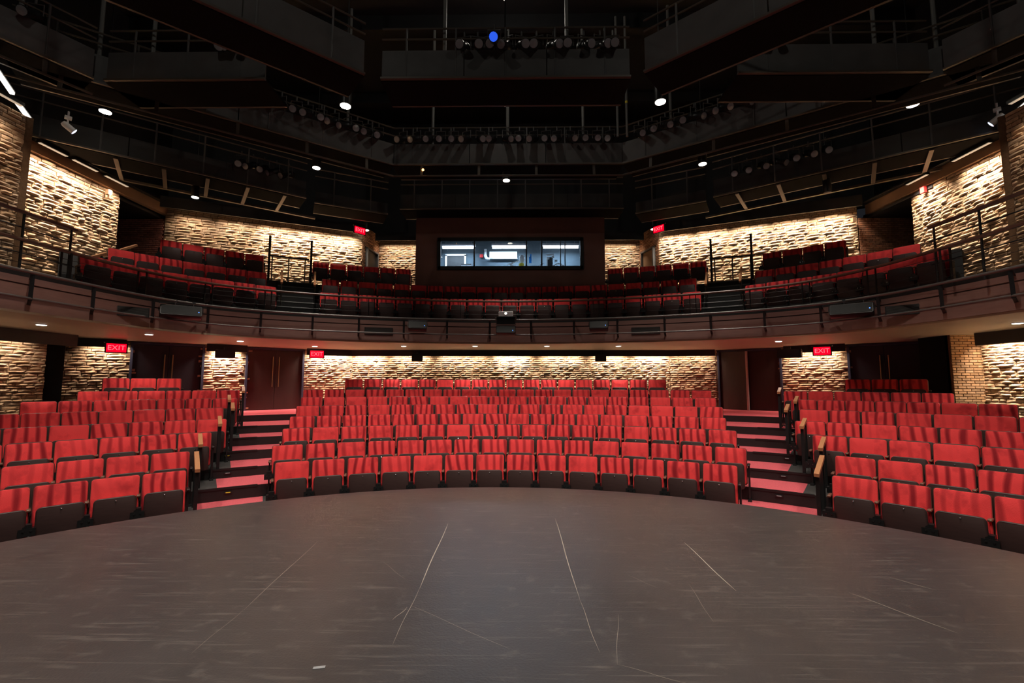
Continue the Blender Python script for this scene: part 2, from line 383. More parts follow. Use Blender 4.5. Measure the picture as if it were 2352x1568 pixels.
# ------------------------------------------------------------------ the seat
def make_seat():
    root = empty('theater_seat')
    tilt = rad(-13)
    Mb = Matrix.Translation((0, .02, .56)) @ Matrix.Rotation(tilt, 4, 'X')
    mb = MB(); mb.pad(.50, .60, .035, [(0, .0), (0, -.05), (.008, -.068), (.05, -.082), (.16, -.088)], mat=Mb); mb.build('backrest', M['velvet'], root, True)
    mb = MB(); mb.pad(.512, .615, .04, [(.03, .035), (0, .02), (0, -.046), (.004, -.052)], mat=Mb); mb.build('back_shell', M['shell'], root, True)
    Ms = Matrix.Translation((0, -.13, .42)) @ Matrix.Rotation(rad(6), 4, 'X')
    mb = MB(); mb.pad(.41, .38, .05, [(.03, .06), (0, .04), (0, -.02)], mat=Ms); mb.build('seat_cushion', M['velvet'], root, True)
    mb = MB(); mb.pad(.44, .44, .055, [(0, -.018), (0, -.034), (.006, -.04)], mat=Ms); pan = mb.build('seat_pan', M['panel'], root, True)
    mb = MB(); mb.lathe([(.009, 0), (.009, .006), (.004, .009)], 8, mat=Matrix.Translation((0, -.189, .592)) @ Matrix.Rotation(pi / 2, 4, 'X')); mb.build('bolt', M['chrome'], pan)
    mb = MB(); mb.box((-.28, .0, .29), (.028, .10, .58)); mb.box((-.28, .0, .012), (.06, .26, .024)); mb.build('leg', M['blackm'], root)
    mb = MB(); mb.box((-.28, -.13, .36), (.15, .10, .09)); mb.box((-.28, -.13, .42), (.08, .09, .06)); mb.lathe([(.036, -.075), (.036, .075)], 10, mat=Matrix.Translation((-.28, -.14, .36)) @ Matrix.Rotation(pi / 2, 4, 'Y'))
    hb = mb.build('hinge_bracket', M['blackm'], root)
    mb = MB()
    for dx in (-.022, .022): mb.lathe([(.011, 0), (.011, .006)], 6, mat=Matrix.Translation((-.28 + dx * 1.5, -.181, .375)) @ Matrix.Rotation(pi / 2, 4, 'X'))
    mb.build('hinge_bolt', M['chrome'], hb)
    mb = MB(); mb.pad(.045, .03, .012, [(0, .06), (0, -.12), (.008, -.13)], mat=Matrix.Translation((-.28, 0, .60)), seg=2); mb.build('armrest', M['dwood'], root, True)
    return root
seat0 = make_seat(); T_seat = capture(seat0)
capture_used = [False]
endleg_mesh = None
def add_end(root):
    """the outer standard closing the right end of a row"""
    global endleg_mesh
    if endleg_mesh is None:
        mb = MB(); mb.box((.28, .0, .29), (.028, .12, .58)); mb.box((.28, .0, .012), (.06, .26, .024)); mb.pad(.045, .03, .012, [(0, .06), (0, -.12), (.008, -.13)], mat=Matrix.Translation((.28, 0, .60)), seg=2)
        o = mb.build('leg', M['blackm'], root); endleg_mesh = o.data
    else:
        o = bpy.data.objects.new('leg', endleg_mesh); COL.objects.link(o); o.parent = root
NS = [0]
def put_seat(th, r, z, label, group):
    loc = PT(th, r - .15, z); rz = -rad(th)
    if not capture_used[0]:
        capture_used[0] = True
        seat0.location = loc; seat0.rotation_euler = (0, 0, rz); tag(seat0, label, 'seat', group); s = seat0
    else:
        s = dup(seat0, loc, rz, label, group, T_seat); s['category'] = 'seat'
    NS[0] += 1
    return s
RN = ['front', 'second', 'third', 'fourth', 'fifth', 'sixth', 'seventh', 'last']
def px_of(th, r, z):
    p = PT(th, r, z) - Vector((.3465, 0, 2.157)); c, s_ = cos(-.0146), sin(-.0146)
    x = p.x * c - p.y * s_; y = p.x * s_ + p.y * c
    return 1176 + 1045 * x / (y * cos(.0898) + p.z * sin(.0898))
centre_n = [14, 16, 17, 18, 19, 20, 21, 18]; centre_phi = [.015, .016, .013, .007, .008, .004, .0, -.005]
for k in range(8):
    R = RR[k]; n = centre_n[k]; p = .56 / R
    for i in range(n):
        th = deg(centre_phi[k] + (i - (n - 1) / 2) * p)
        s = put_seat(th, R, FL[k], 'red velvet seat %s from left in %s row of ground floor centre block' % (ORD[i], RN[k]), 'ground floor centre block, %s row' % RN[k])
        if i == n - 1: add_end(s)
L0 = [-37.74, -37.3, -35.21, -33.7, -33.99, -32.59, -32.37, -37.84]; LP = [4.09, 3.62, 3.23, 2.93, 2.68, 2.49, 2.29, 2.15]
LN = [5, 5, 6, 7, 8, 7, 6, 3]
R0 = [39.83, 39.47, 36.98, 34.95, 35.14, 34.1, 33.2, 38.64]; RP = [4.05, 3.6, 3.26, 2.97, 2.74, 2.46, 2.32, 2.17]
RNn = [5, 5, 6, 7, 7, 7, 6, 3]
for k in range(8):
    for i in range(LN[k]):
        th = L0[k] - (i + .5) * LP[k]
        if px_of(th + LP[k] / 2, RR[k], FL[k] + .8) < -5: continue
        s = put_seat(th, RR[k], FL[k], 'red velvet seat %s from the aisle in %s row of ground floor left block' % (ORD[i], RN[k]), 'ground floor left block, %s row' % RN[k])
        if i == 0: add_end(s)
    for i in range(RNn[k]):
        th = R0[k] + (i + .5) * RP[k]
        if px_of(th - RP[k] / 2, RR[k], FL[k] + .8) > 2357: continue
        s = put_seat(th, RR[k], FL[k], 'red velvet seat %s from the aisle in %s row of ground floor right block' % (ORD[i], RN[k]), 'ground floor right block, %s row' % RN[k])
        if i == RNn[k] - 1: add_end(s)
BR = [13.6, 14.5, 15.6]; BF = [3.94, 4.53, 5.33]; BN = ['front', 'middle', 'back']
RB = [interp([(0, 13.6), (27, 13.55), (29.5, 13.35), (33, 13.15), (38, 12.95), (42, 12.7), (45, 12.3), (48, 12.0)]),
      interp([(0, 14.5), (27, 14.45), (32, 14.3), (37, 14.15), (42, 13.9), (46, 13.65)]), interp([(0, 15.6), (28, 15.6), (34, 15.48), (38, 15.35), (42, 15.2)])]
def bal(a0, a1, n, k, block, order):
    p = (a1 - a0) / n
    for i in range(n):
        j = i if order == 'left' else n - 1 - i
        lab = 'dim red seat %s from %s in %s row of balcony %s block' % (ORD[j], order, BN[k], block)
        th = a0 + (i + .5) * p; f = RB[k]; r = f(abs(th))
        s = put_seat(th, r, BF[k], lab, 'balcony %s block, %s row' % (block, BN[k]))
        sl = (f(abs(th) + 2) - f(abs(th) - 2)) / rad(4) / r
        s.rotation_euler = (0, 0, -rad(th) + .6 * math.atan(sl) * (1 if th > 0 else -1))
        if i == n - 1: add_end(s)
bal(-24.34, 24.94, 21, 0, 'centre', 'left'); bal(-24.14, 24.28, 22, 1, 'centre', 'left')
bal(-25.27, -13.09, 6, 2, 'centre left', 'left'); bal(13.11, 25.28, 6, 2, 'centre right', 'left')
bal(-46.87, -29.12, 8, 0, 'left', 'left'); bal(-44.64, -30.19, 7, 1, 'left', 'left'); bal(-40.45, -30.51, 5, 2, 'left', 'left')
bal(29.71, 47.9, 8, 0, 'right', 'left'); bal(30.6, 45.4, 7, 1, 'right', 'left'); bal(31.23, 39.23, 4, 2, 'right', 'left')

# ------------------------------------------------------------------ aisle handrails
def handrail(th, r0, z0, r1, z1, zf, label, group):
    t = empty('handrail', PT(th, (r0 + r1) / 2, zf), -rad(th), label, 'handrail', group)
    L = r1 - r0; rm = (r0 + r1) / 2
    for sg in (-1, 1):
        y = sg * (L / 2 - .09); zt = (z0 + z1) / 2 + (z1 - z0) * y / L - zf
        mb = MB(); mb.box((0, y, zt / 2), (.05, .05, zt)); mb.build('post', M['blackm'], t)
    mb = MB(); mb.box((0, 0, ((z0 + z1) / 2 - zf) * .5), (.012, L - .2, ((z0 + z1) / 2 - zf) * .8)); mb.build('infill_panel', M['black'], t)
    mb = MB(); mb.bar((0, -L / 2, z0 - zf), (0, L / 2, z1 - zf), .065, .05); mb.build('wooden_cap', M['wood'], t)
    return t
HL = [(-36.8, 7.4, .84, 8.25, 1.0, 0.15), (-36.4, 8.5, 1.08, 9.2, 1.2, .36), (-34.5, 9.3, 1.35, 10.1, 1.45, .53), (-33.2, 10.3, 1.585, 11.0, 1.68, .72), (-33.5, 11.2, 1.73, 11.9, 1.83, .9), (-32.1, 12.0, 1.92, 12.6, 2.02, 1.08)]
HRt = [38.5, 38.2, 36.1, 34.2, 34.8, 33.0]
for i, h in enumerate(HL):
    handrail(h[0], *h[1:], 'black handrail with sloping wooden cap, %s from the stage beside the left aisle' % ORD[i], 'left aisle handrails')
    handrail(HRt[i], *h[1:], 'black handrail with sloping wooden cap, %s from the stage beside the right aisle' % ORD[i], 'right aisle handrails')

# ------------------------------------------------------------------ brickwork
def brickwall(name, p0, p1, z0, z1, holes=(), course=.074, bl=(.14, .42), prot=.055, base=(.50, .345, .22), back=.12, fine=0.0, seed=1, rough=True):
    """rough split-face stone laid in courses on a backing slab; the last `fine` metres at the top are plain flush courses"""
    rnd = random.Random(seed)
    p0 = Vector((p0[0], p0[1], 0)); p1 = Vector((p1[0], p1[1], 0)); L = (p1 - p0).length; d = (p1 - p0) / L
    nrm = Vector((-d.y, d.x, 0))
    if nrm.dot(Vector((.2, 2, 0)) - (p0 + p1) / 2) < 0: nrm = -nrm
    mb = MB(); tint = []
    def P(s, z, o): return p0 + d * s + nrm * o + Vector((0, 0, z))
    def slab(s0, s1, za, zb):
        vs = [P(s, z, o) for o in (0, -back) for s, z in ((s0, za), (s1, za), (s1, zb), (s0, zb))]
        mb.add(vs, [(0, 1, 2, 3), (4, 7, 6, 5), (0, 4, 5, 1), (1, 5, 6, 2), (2, 6, 7, 3), (3, 7, 4, 0)])
        tint.extend([(base[0] * .30, base[1] * .26, base[2] * .24, 1)] * 8)
    zs = sorted({z0, z1} | {min(max(h[k], z0), z1) for h in holes for k in (2, 3)})
    for za, zb in zip(zs, zs[1:]):
        zm = (za + zb) / 2; cur = 0
        for h in sorted(holes):
            if h[2] < zm < h[3]:
                if h[0] > cur: slab(cur, h[0], za, zb)
                cur = max(cur, h[1])
        if cur < L: slab(cur, L, za, zb)
    z = z0; 
    while z < z1 - .03:
        fin = z > z1 - fine
        h = (.062 if (fin or not rough) else course * rnd.uniform(.8, 1.2)); zt = min(z + h, z1)
        s = -rnd.uniform(0, .2) if rough else -(.11 if int((z - z0) / h) % 2 else 0)
        while s < L:
            ln = (.2 if (fin or not rough) else rnd.uniform(*bl)); a = max(s, 0); b = min(s + ln, L); s += ln
            if b - a < .04: continue
            zm = (z + zt) / 2; sm = (a + b) / 2
            if any(h_[0] - .01 < sm < h_[1] + .01 and h_[2] < zm < h_[3] for h_ in holes): continue
            g = .008; o = rnd.uniform(.012, .018) if (fin or not rough) else rnd.uniform(.015, prot)
            k = rnd.uniform(.68, 1.18) if not fin else rnd.uniform(.75, .95)
            hue = rnd.uniform(-.05, .06)
            col = (base[0] * k * (1 + hue), base[1] * k, base[2] * k * (1 - 1.3 * hue), 1)
            nx, nz = (4, 3) if rough and not fin else (2, 2)
            vs = []
            for iz in range(nz):
                for ix in range(nx):
                    e = (ix in (0, nx - 1)) or (iz in (0, nz - 1))
                    ss = a + g + (b - a - 2 * g) * ix / (nx - 1); zz = z + g + (zt - z - 2 * g) * iz / (nz - 1)
                    if rough and not fin:
                        oo = o * (.4 if e else 1) + rnd.uniform(-.5, .5) * .014
                        ss += rnd.uniform(-.006, .006) * (not e) ; zz += rnd.uniform(-.006, .006)
                        oo = max(oo, .004)
                    else: oo = o
                    vs.append(P(ss, zz, oo))
            nb = nx * nz; fs = []
            for iz in range(nz - 1):
                for ix in range(nx - 1): fs.append((iz * nx + ix, iz * nx + ix + 1, (iz + 1) * nx + ix + 1, (iz + 1) * nx + ix))
            ring = [ix for ix in range(nx)] + [iz * nx + nx - 1 for iz in range(1, nz)] + [(nz - 1) * nx + ix for ix in range(nx - 2, -1, -1)] + [iz * nx for iz in range(nz - 2, 0, -1)]
            for q in ring:
                v = vs[q]; off = (v - p0).dot(nrm); vs.append(v - nrm * (off + .005))
            m = len(ring)
            for q in range(m): fs.append((ring[q], nb + q, nb + (q + 1) % m, ring[(q + 1) % m]))
            mb.add(vs, fs); tint.extend([col] * len(vs))
        z = zt
    return struct(mb.build(name, M['stone'], tint=tint))
def offset_poly(pts, dist):
    """move a polyline outwards (away from the room centre)"""
    c = Vector((.2, 4)); out = []
    P = [Vector(p) for p in pts]; ns = []
    for a, b in zip(P, P[1:]):
        d = (b - a).normalized(); nn = Vector((-d.y, d.x))
        if nn.dot(c - a) > 0: nn = -nn
        ns.append((a + nn * dist, b + nn * dist))
    out.append(ns[0][0])
    for (a, b), (c_, d_) in zip(ns, ns[1:]):
        u = b - a; v = d_ - c_; den = u.x * v.y - u.y * v.x
        if abs(den) < 1e-6: out.append(b); continue
        t = ((c_.x - a.x) * v.y - (c_.y - a.y) * v.x) / den; out.append(a + u * t)
    out.append(ns[-1][1]); return [tuple(p) for p in out]
H = [(-11.45, 11.25), (-6.85, 15.35), (-5.6, 16.1), (5.75, 16.1), (7.1, 15.75), (11.1, 12.2)]     # header line, ground floor
W = offset_poly(H, .42)
def seglen(a, b): return hypot(a[0] - b[0], a[1] - b[1])
def wall_at_px(a, b, px):
    """distance along the wall a-b (metres from a) of a measured bearing"""
    t = (px - 1176) / 1045.; dx = t * 1.0; best = None
    for i in range(4001):
        s = i / 4000; x = a[0] + (b[0] - a[0]) * s; y = a[1] + (b[1] - a[1]) * s
        p = px_of(deg(atan2(x, y - C0Y)), hypot(x, y - C0Y), 2.6)
        e = abs(p - px)
        if best is None or e < best[0]: best = (e, s)
    return best[1] * seglen(a, b)
ZB, ZT = 1.2, 3.3
FLw = (W[0], W[1]); FRw = (W[4], W[5])
dl = [wall_at_px(*FLw, px) for px in (297, 468, 563, 697)]
dr = [wall_at_px(*FRw, px) for px in (1650, 1797, 1948, 2142)]
brickwall('wall_left_rear', *FLw, ZB, ZT, holes=((dl[0], dl[1], 0, 3.25), (dl[2], dl[3], 0, 3.25)), seed=2)
brickwall('wall_left_corner', W[1], W[2], ZB, ZT, seed=3)
brickwall('wall_back', W[2], W[3], ZB, ZT, seed=4, fine=.22)
brickwall('wall_right_corner', W[3], W[4], ZB, ZT, seed=5, fine=.22)
brickwall('wall_right_rear', *FRw, ZB, ZT, holes=((dr[0], dr[1], 0, 3.25), (dr[2], dr[3], 0, 3.25)), seed=6)
brickwall('wall_left', (-11.0, 2), (-11.0, 10.75), .6, ZT, seed=7, fine=.3)
brickwall('wall_right', (11.35, 10.95), (11.35, 2), .6, ZT, seed=8)
brickwall('wall_right_jog', (10.62, 10.95), (11.35, 10.95), .6, ZT, seed=9, rough=False, base=(.36, .22, .12))
mb = MB(); mb.box((10.62 + .06, 11.4, 2.2), (.12, .8, 2.3)); mb.box((-11.3, 11.0, 2.1), (.5, .5, 2.4), rz=.1)
struct(mb.build('wall_side_pier', M['deckm']))
# black header band hiding the wall lights
mb = MB()
def band(mb, a, b, z0, z1, th=.08, mi=0):
    mb.bar((a[0], a[1], (z0 + z1) / 2), (b[0], b[1], (z0 + z1) / 2), th, z1 - z0, mi)
def lerp(a, b, s): 
    L = seglen(a, b); return (a[0] + (b[0] - a[0]) * s / L, a[1] + (b[1] - a[1]) * s / L)
band(mb, H[0], lerp(H[0], H[1], dl[0] - .1), 3.08, 3.3); band(mb, lerp(H[0], H[1], dl[1]), lerp(H[0], H[1], dl[2] - .05), 3.08, 3.3)
band(mb, lerp(H[0], H[1], dl[3]), H[1], 3.08, 3.3)
for a, b in zip(H[1:4], H[2:5]): band(mb, a, b, 3.08, 3.3)
band(mb, H[4], lerp(H[4], H[5], dr[0] - .1), 3.08, 3.3); band(mb, lerp(H[4], H[5], dr[1] + .05), lerp(H[4], H[5], dr[2] - .1), 3.08, 3.3)
band(mb, (-10.55, 2), (-10.55, 11.0), 3.02, 3.3); band(mb, (10.9, 2), (10.9, 10.6), 3.02, 3.3)
band(mb, (-10.55, 11.0), (-11.3, 11.35), 3.05, 3.3)
struct(mb.build('trim_1', M['black']))

# doors
def double_door(name, a, b, s0, s1, z0, z1, mat, hand, inset=.12, ajar=0):
    a = Vector((*a, 0)); b = Vector((*b, 0)); d = (b - a).normalized(); nn = Vector((-d.y, d.x, 0))
    if nn.dot(Vector((0, 4, 0)) - a) < 0: nn = -nn
    rz = atan2(d.y, d.x); w_ = s1 - s0; base = a + d * ((s0 + s1) / 2) + Vector((0, 0, z0))
    t = empty(name, base, rz, kind='structure')
    sg = 1 if (Matrix.Rotation(rz, 3, 'Z') @ Vector((0, 1, 0))).dot(nn) > 0 else -1       # +y*sg points into the hall
    h = z1 - z0
    mb = MB()
    for x in (-w_ / 2 + .03, w_ / 2 - .03): mb.box((x, 0, h / 2), (.06, .16, h))
    mb.box((0, 0, h - .03), (w_, .16, .06)); mb.build('door_frame', M['frame'], t)
    lw = (w_ - .12) / 2 - .004
    for q in (-1, 1):
        ang = ajar * (-q) * sg if (ajar and q == -1) else 0
        hx = q * (w_ / 2 - .06)
        R = Matrix.Translation((hx, -.02 * sg, 0)) @ Matrix.Rotation(q * sg * (-ajar if q == -1 else 0), 4, 'Z')
        mb = MB(); mb.box((-q * lw / 2, 0, (h - .07) / 2 + .01), (lw, .045, h - .08), mat=R); leaf = mb.build('door_leaf', mat, t)
        if ajar and q == -1:
            mb = MB(); mb.box((-q * (lw + .012), -.0, (h - .07) / 2 - .01), (.055, .06, h - .05), mat=R); mb.build('edge_strip', M['edge'], leaf)
        if hand:
            x = -q * (lw - .09); mb = MB()
            y = .075 * sg
            vs = [R @ Vector((x, y, .75)), R @ Vector((x, y, 1.75))]; mb.tube(vs, .016, 8)
            for zz in (.85, 1.65): mb.tube([R @ Vector((x, 0, zz)), R @ Vector((x, y, zz))], .009, 6)
            mb.build('door_handle', M['brass'], leaf, True)
    mb = MB(); mb.box((0, -.35 * sg, h / 2), (w_ + .3, .1, h + .1)); mb.build('dark_lobby', M['black'], t)
    return t
double_door('door_1', *FLw, dl[0], dl[1], 1.2, 3.28, M['doorb'], True)
double_door('door_2', *FLw, dl[2], dl[3], 1.25, 3.28, M['door'], True)
double_door('door_3', *FRw, dr[0], dr[1], 1.25, 3.28, M['door'], False, ajar=.22)
double_door('door_4', *FRw, dr[2], dr[3], 1.2, 3.28, M['doorb'], True)

# ------------------------------------------------------------------ balcony: slab, soffit, fascia
def outer(th):
    """distance of the outer wall line in direction th, from the upper wall polygon"""
    dx, dy = sin(rad(th)), cos(rad(th)); best = 30
    for a, b in zip(UW, UW[1:]):
        ax, ay = a[0], a[1] - C0Y; bx, by = b[0], b[1] - C0Y; ex, ey = bx - ax, by - ay
        den = dx * ey - dy * ex
        if abs(den) < 1e-9: continue
        t = (ax * ey - ay * ex) / den; s = (ax * dy - ay * dx) / den
        if t > 0 and -1e-6 <= s <= 1 + 1e-6: best = min(best, t)
    return best
UW = [(-11.6, -2), (-11.6, 13.4), (-6.5, 17.0), (6.6, 17.0), (12, 13.4), (12, -2)]
mb = MB(); A0, A1, n = -76, 76, 152
for i in range(n):
    a = A0 + i; b = a + 1; la, lb = LIP(a), LIP(b); oa, ob = outer(a) , outer(b)
    mb.add([PT(a, la, 3.3), PT(b, lb, 3.3), PT(b, ob, 3.3), PT(a, oa, 3.3)], [(0, 3, 2, 1)])
    mb.add([PT(a, la, 3.3), PT(b, lb, 3.3), PT(b, la if 0 else lb, 3.34), PT(a, la, 3.34)], [(0, 1, 2, 3)])
struct(mb.build('ceiling_soffit', M['soffit']))
mb = MB()
arcsweep(mb, -76, 76, FASC, [(0.02, 3.34), (.02, 3.79), (.10, 3.79), (.10, 3.34)], 152)          # lower panel
arcsweep(mb, -76, 76, FASC, [(0.05, 3.79), (.05, 3.815), (.12, 3.815), (.12, 3.79)], 152, 1)      # reveal
arcsweep(mb, -76, 76, FASC, [(0.02, 3.815), (.02, 3.93), (.12, 3.93), (.12, 3.815)], 152)
struct(mb.build('trim_2', [M['fascia'], M['fascia_d']]))
mb = MB()
bb = [None, 12.95, 13.95, 14.95]; bl_ = [3.90, 3.90, 4.60, 5.33]
for i in range(n):
    a = A0 + i; b = a + 1; oa, ob = outer(a), outer(b)
    aisle = (-29.3 < (a + b) / 2 < -24.6) or (25 < (a + b) / 2 < 29.8)
    la, lb = FASC(a) + .1, FASC(b) + .1
    dA = (14.5 - RB[1](abs(a)), 15.6 - RB[2](abs(a))); dB = (14.5 - RB[1](abs(b)), 15.6 - RB[2](abs(b)))
    rs = [(la, lb)] + [(min(x - (dA[q_ % 2] if not aisle else 0), oa), min(x - (dB[q_ % 2] if not aisle else 0), ob)) for q_, x in enumerate((13.95, 14.95) if not aisle else (13.35, 13.6, 13.85, 14.1, 14.35, 14.6, 14.85))] + [(oa, ob)]
    zl = [3.94, 4.53, 5.33] if not aisle else [3.94 + .198 * q for q in range(8)]
    if abs(a + .5) > 47.5: zl = zl[:1]; rs = [rs[0], rs[-1]]
    for q, z in enumerate(zl):
        r0, r1 = rs[q], rs[q + 1]
        if r1[0] <= r0[0] + 1e-6 and r1[1] <= r0[1] + 1e-6: break
        if la >= 13.9: continue
        mb.add([PT(a, r0[0], z), PT(b, r0[1], z), PT(b, r1[1], z), PT(a, r1[0], z)], [(0, 1, 2, 3)], 2 if aisle else 0)
        if q: mb.add([PT(a, r0[0], zl[q - 1]), PT(b, r0[1], zl[q - 1]), PT(b, r0[1], z), PT(a, r0[0], z)], [(0, 1, 2, 3)], 1)
        if aisle and q: mb.add([PT(a, r0[0] - .01, z - .03), PT(b, r0[1] - .01, z - .03), PT(b, r0[1] - .01, z + .004), PT(a, r0[0] - .01, z + .004)], [(0, 1, 2, 3)], 3)
struct(mb.build('floor_balcony', [M['tier'], M['riser'], M['black'], M['nosing']]))
# lighting rail in front of the balcony
t = empty('lighting_rail', (0, 0, 0), 0, 'long curved double pipe rail carried on flat bars in front of the balcony fascia', 'rail')
def curve(rf, z, th0, th1, n, dr=0): return [PT(th0 + (th1 - th0) * i / n, rf(th0 + (th1 - th0) * i / n) + dr, z) for i in range(n + 1)]
mb = MB(); mb.tube(curve(RAIL, 3.96, -70, 70, 140), .028, 10); mb.build('upper_pipe', M['rail'], t, True)
mb = MB(); mb.tube(curve(RAIL, 3.54, -70, 70, 140, .12), .022, 10); mb.build('lower_pipe', M['rail'], t, True)
barth = [-50.4, -45.9, -41.0, -36.0, -30.7, -25.0, -19.5, -13.8, -8.1, -2.3, 3.3, 9.1, 14.8, 20.7, 26.1, 31.9, 37.4, 42.5, 47.5, 52.4, -55, 57]
for th in barth:
    r = RAIL(th); mb = MB()
    mb.bar(PT(th, r + .01, 3.93), PT(th, r + .13, 3.50), .055, .014); mb.bar(PT(th, r + .12, 3.52), PT(th, FASC(th) + .04, 3.46), .05, .012)
    mb.bar(PT(th, r + .01, 3.94), PT(th, FASC(th) + .04, 3.90), .05, .012); mb.build('bracket', M['blackm'], t)
# black gutter line just behind and under the rail
mb = MB(); arcsweep(mb, -76, 76, FASC, [(.06, 3.93), (.06, 4.025), (.20, 4.025), (.20, 3.93)], 152); struct(mb.build('trim_3', M['black']))
# guard rail with brown cap, cables and posts
t = empty('guardrail', (0, 0, 0), 0, 'curved brown capped guardrail with thin cables running along the whole balcony front', 'railing')
mb = MB(); arcsweep(mb, -70, 70, CAP, [(-.035, 4.60), (.035, 4.60), (.04, 4.63), (.02, 4.655), (-.02, 4.655), (-.04, 4.63)], 140); mb.build('wooden_cap', M['dwood'], t, True)
for z in (4.48, 4.36, 4.22, 4.08):
    mb = MB(); mb.tube(curve(CAP, z, -70, 70, 140), .005, 5); mb.build('cable', M['blackm'], t)
for i in range(23):
    th = -66 + 6 * i; r = CAP(th)
    for dd in (-.35, .35):
        mb = MB(); mb.bar(PT(th + dd, r, 3.94), PT(th + dd, r, 4.61), .012, .04); mb.build('post', M['blackm'], t)

# panels and speakers on the fascia
def fascia_grille(th, w_, label):
    t = empty('vent_grille', PT(th, FASC(th) - .0, 3.62), -rad(th), label, 'grille', 'dark grilles in the balcony fascia')
    mb = MB(); mb.box((0, -.0, 0), (w_, .05, .20)); mb.build('frame', M['blackm'], t)
    mb = MB()
    for i in range(8): mb.box((0, -.028, -.08 + i * .023), (w_ - .04, .012, .008))
    mb.build('louvre', M['steel'], t)
fascia_grille(-17.0, .78, 'dark rectangular grille in the fascia left of the left centre loudspeaker')
fascia_grille(18.3, .78, 'dark rectangular grille in the fascia right of the right centre loudspeaker')
fascia_grille(-43.6, .92, 'dark rectangular grille in the fascia near the left end of the balcony')
fascia_grille(45.3, .92, 'dark rectangular grille in the fascia near the right end of the balcony')
def speaker(th, dr, z, w_, label, tilt=.35, yoke='chrome', led=1, h=.24):
    t = empty('loudspeaker', PT(th, RAIL(th) + dr, z), -rad(th), label, 'loudspeaker', 'loudspeakers hung on the balcony fascia')
    R = Matrix.Rotation(-tilt, 4, 'X')
    mb = MB(); mb.pad(w_, h, .03, [(.04, .18), (0, .1), (0, -.08), (.012, -.10)], mat=R, seg=3); c = mb.build('cabinet', M['blackm'], t, True)
    mb = MB(); mb.pad(w_ - .05, h - .05, .02, [(0, -.095), (0, -.108)], mat=R, seg=2); mb.build('mesh_front', M['black'], t)
    mb = MB()
    mb.tube([(-w_ / 2 - .015, 0, 0), (-w_ / 2 - .015, .02, h / 2 + .05), (w_ / 2 + .015, .02, h / 2 + .05), (w_ / 2 + .015, 0, 0)], .011, 6); mb.build('yoke', M[yoke], t)
    mb = MB(); mb.box((led * (w_ / 2 - .07), -.112, -.03), (.02, .006, .02), mat=R); mb.build('badge', M['ledb'], t)
    if w_ > .7:
        for x in (-.12, .22):
            mb = MB(); mb.tube([(x, .0, h / 2 - .02), (x, -.02, .22)], .012, 6); mb.box((x, -.02, .23), (.06, .05, .05)); mb.build('clamp', M['chrome'], t)
speaker(-12.0, -.02, 3.74, .52, 'black loudspeaker in a silver yoke on the fascia left of the projector')
speaker(12.4, -.02, 3.74, .52, 'black loudspeaker in a dark yoke on the fascia right of the projector', yoke='blackm')
speaker(-38.5, -.04, 3.72, .78, 'wide black loudspeaker on the left curve of the fascia', yoke='blackm', h=.26)
speaker(40.2, -.04, 3.72, .78, 'wide black loudspeaker on the right curve of the fascia', yoke='blackm', h=.26)
# central speaker stack and the projector on it
t = empty('speaker_stack', PT(-.1, RAIL(0) - .02, 3.52), 0, 'two box black speaker stack hanging at the middle of the balcony front', 'loudspeaker')
mb = MB(); mb.pad(.56, .24, .03, [(.03, .2), (0, .1), (0, -.08), (.012, -.10)], seg=3, mat=Matrix.Translation((0, 0, .14)) @ Matrix.Rotation(-.25, 4, 'X')); mb.build('lower_cabinet', M['blackm'], t, True)
mb = MB(); mb.pad(.54, .18, .02, [(.03, .2), (0, .1), (0, -.08), (.012, -.10)], seg=3, mat=Matrix.Translation((0, 0, .40))); mb.build('upper_cabinet', M['blackm'], t, True)
mb = MB(); mb.box((0, -.1, .30), (.58, .05, .012)); mb.box((0, 0, .505), (.62, .34, .02)); mb.box((0, -.1, .44), (.012, .01, .08)); mb.build('silver_trim', M['chrome'], t)
mb = MB(); mb.box((.2, -.13, .12), (.02, .006, .02)); mb.build('badge', M['ledb'], t)
t = empty('projector', PT(-.1, RAIL(0) - .02, 4.04), 0, 'small white projector with a glowing lens on top of the central speaker stack', 'projector')
mb = MB(); mb.pad(.42, .15, .03, [(.01, .14), (0, .12), (0, -.13), (.012, -.145)], mat=Matrix.Translation((0, 0, .075)), seg=3); mb.build('housing', M['white'], t, True)
Rx = Matrix.Translation((0, -.145, .085)) @ Matrix.Rotation(pi / 2, 4, 'X')
mb = MB(); mb.lathe([(.045, -.02), (.045, .02), (.035, .02)], 16, mat=Rx); mb.build('lens_ring', M['greyplastic'], t, True)
mb = MB(); mb.lathe([(.032, 0), (.032, .022), (.01, .026)], 16, mat=Rx); mb.build('lens', M['lens'], t, True)
mb = MB(); mb.box((-.16, 0, -.01), (.04, .2, .02)); mb.box((.16, 0, -.01), (.04, .2, .02)); mb.build('foot', M['blackm'], t)

def mid(a, b, s, off=0, c=Vector((.2, 4))):
    a = Vector(a); b = Vector(b); d = (b - a).normalized(); nn = Vector((-d.y, d.x))
    if nn.dot(c - a) < 0: nn = -nn
    p = a + (b - a) * s + nn * off; return (p.x, p.y), nn
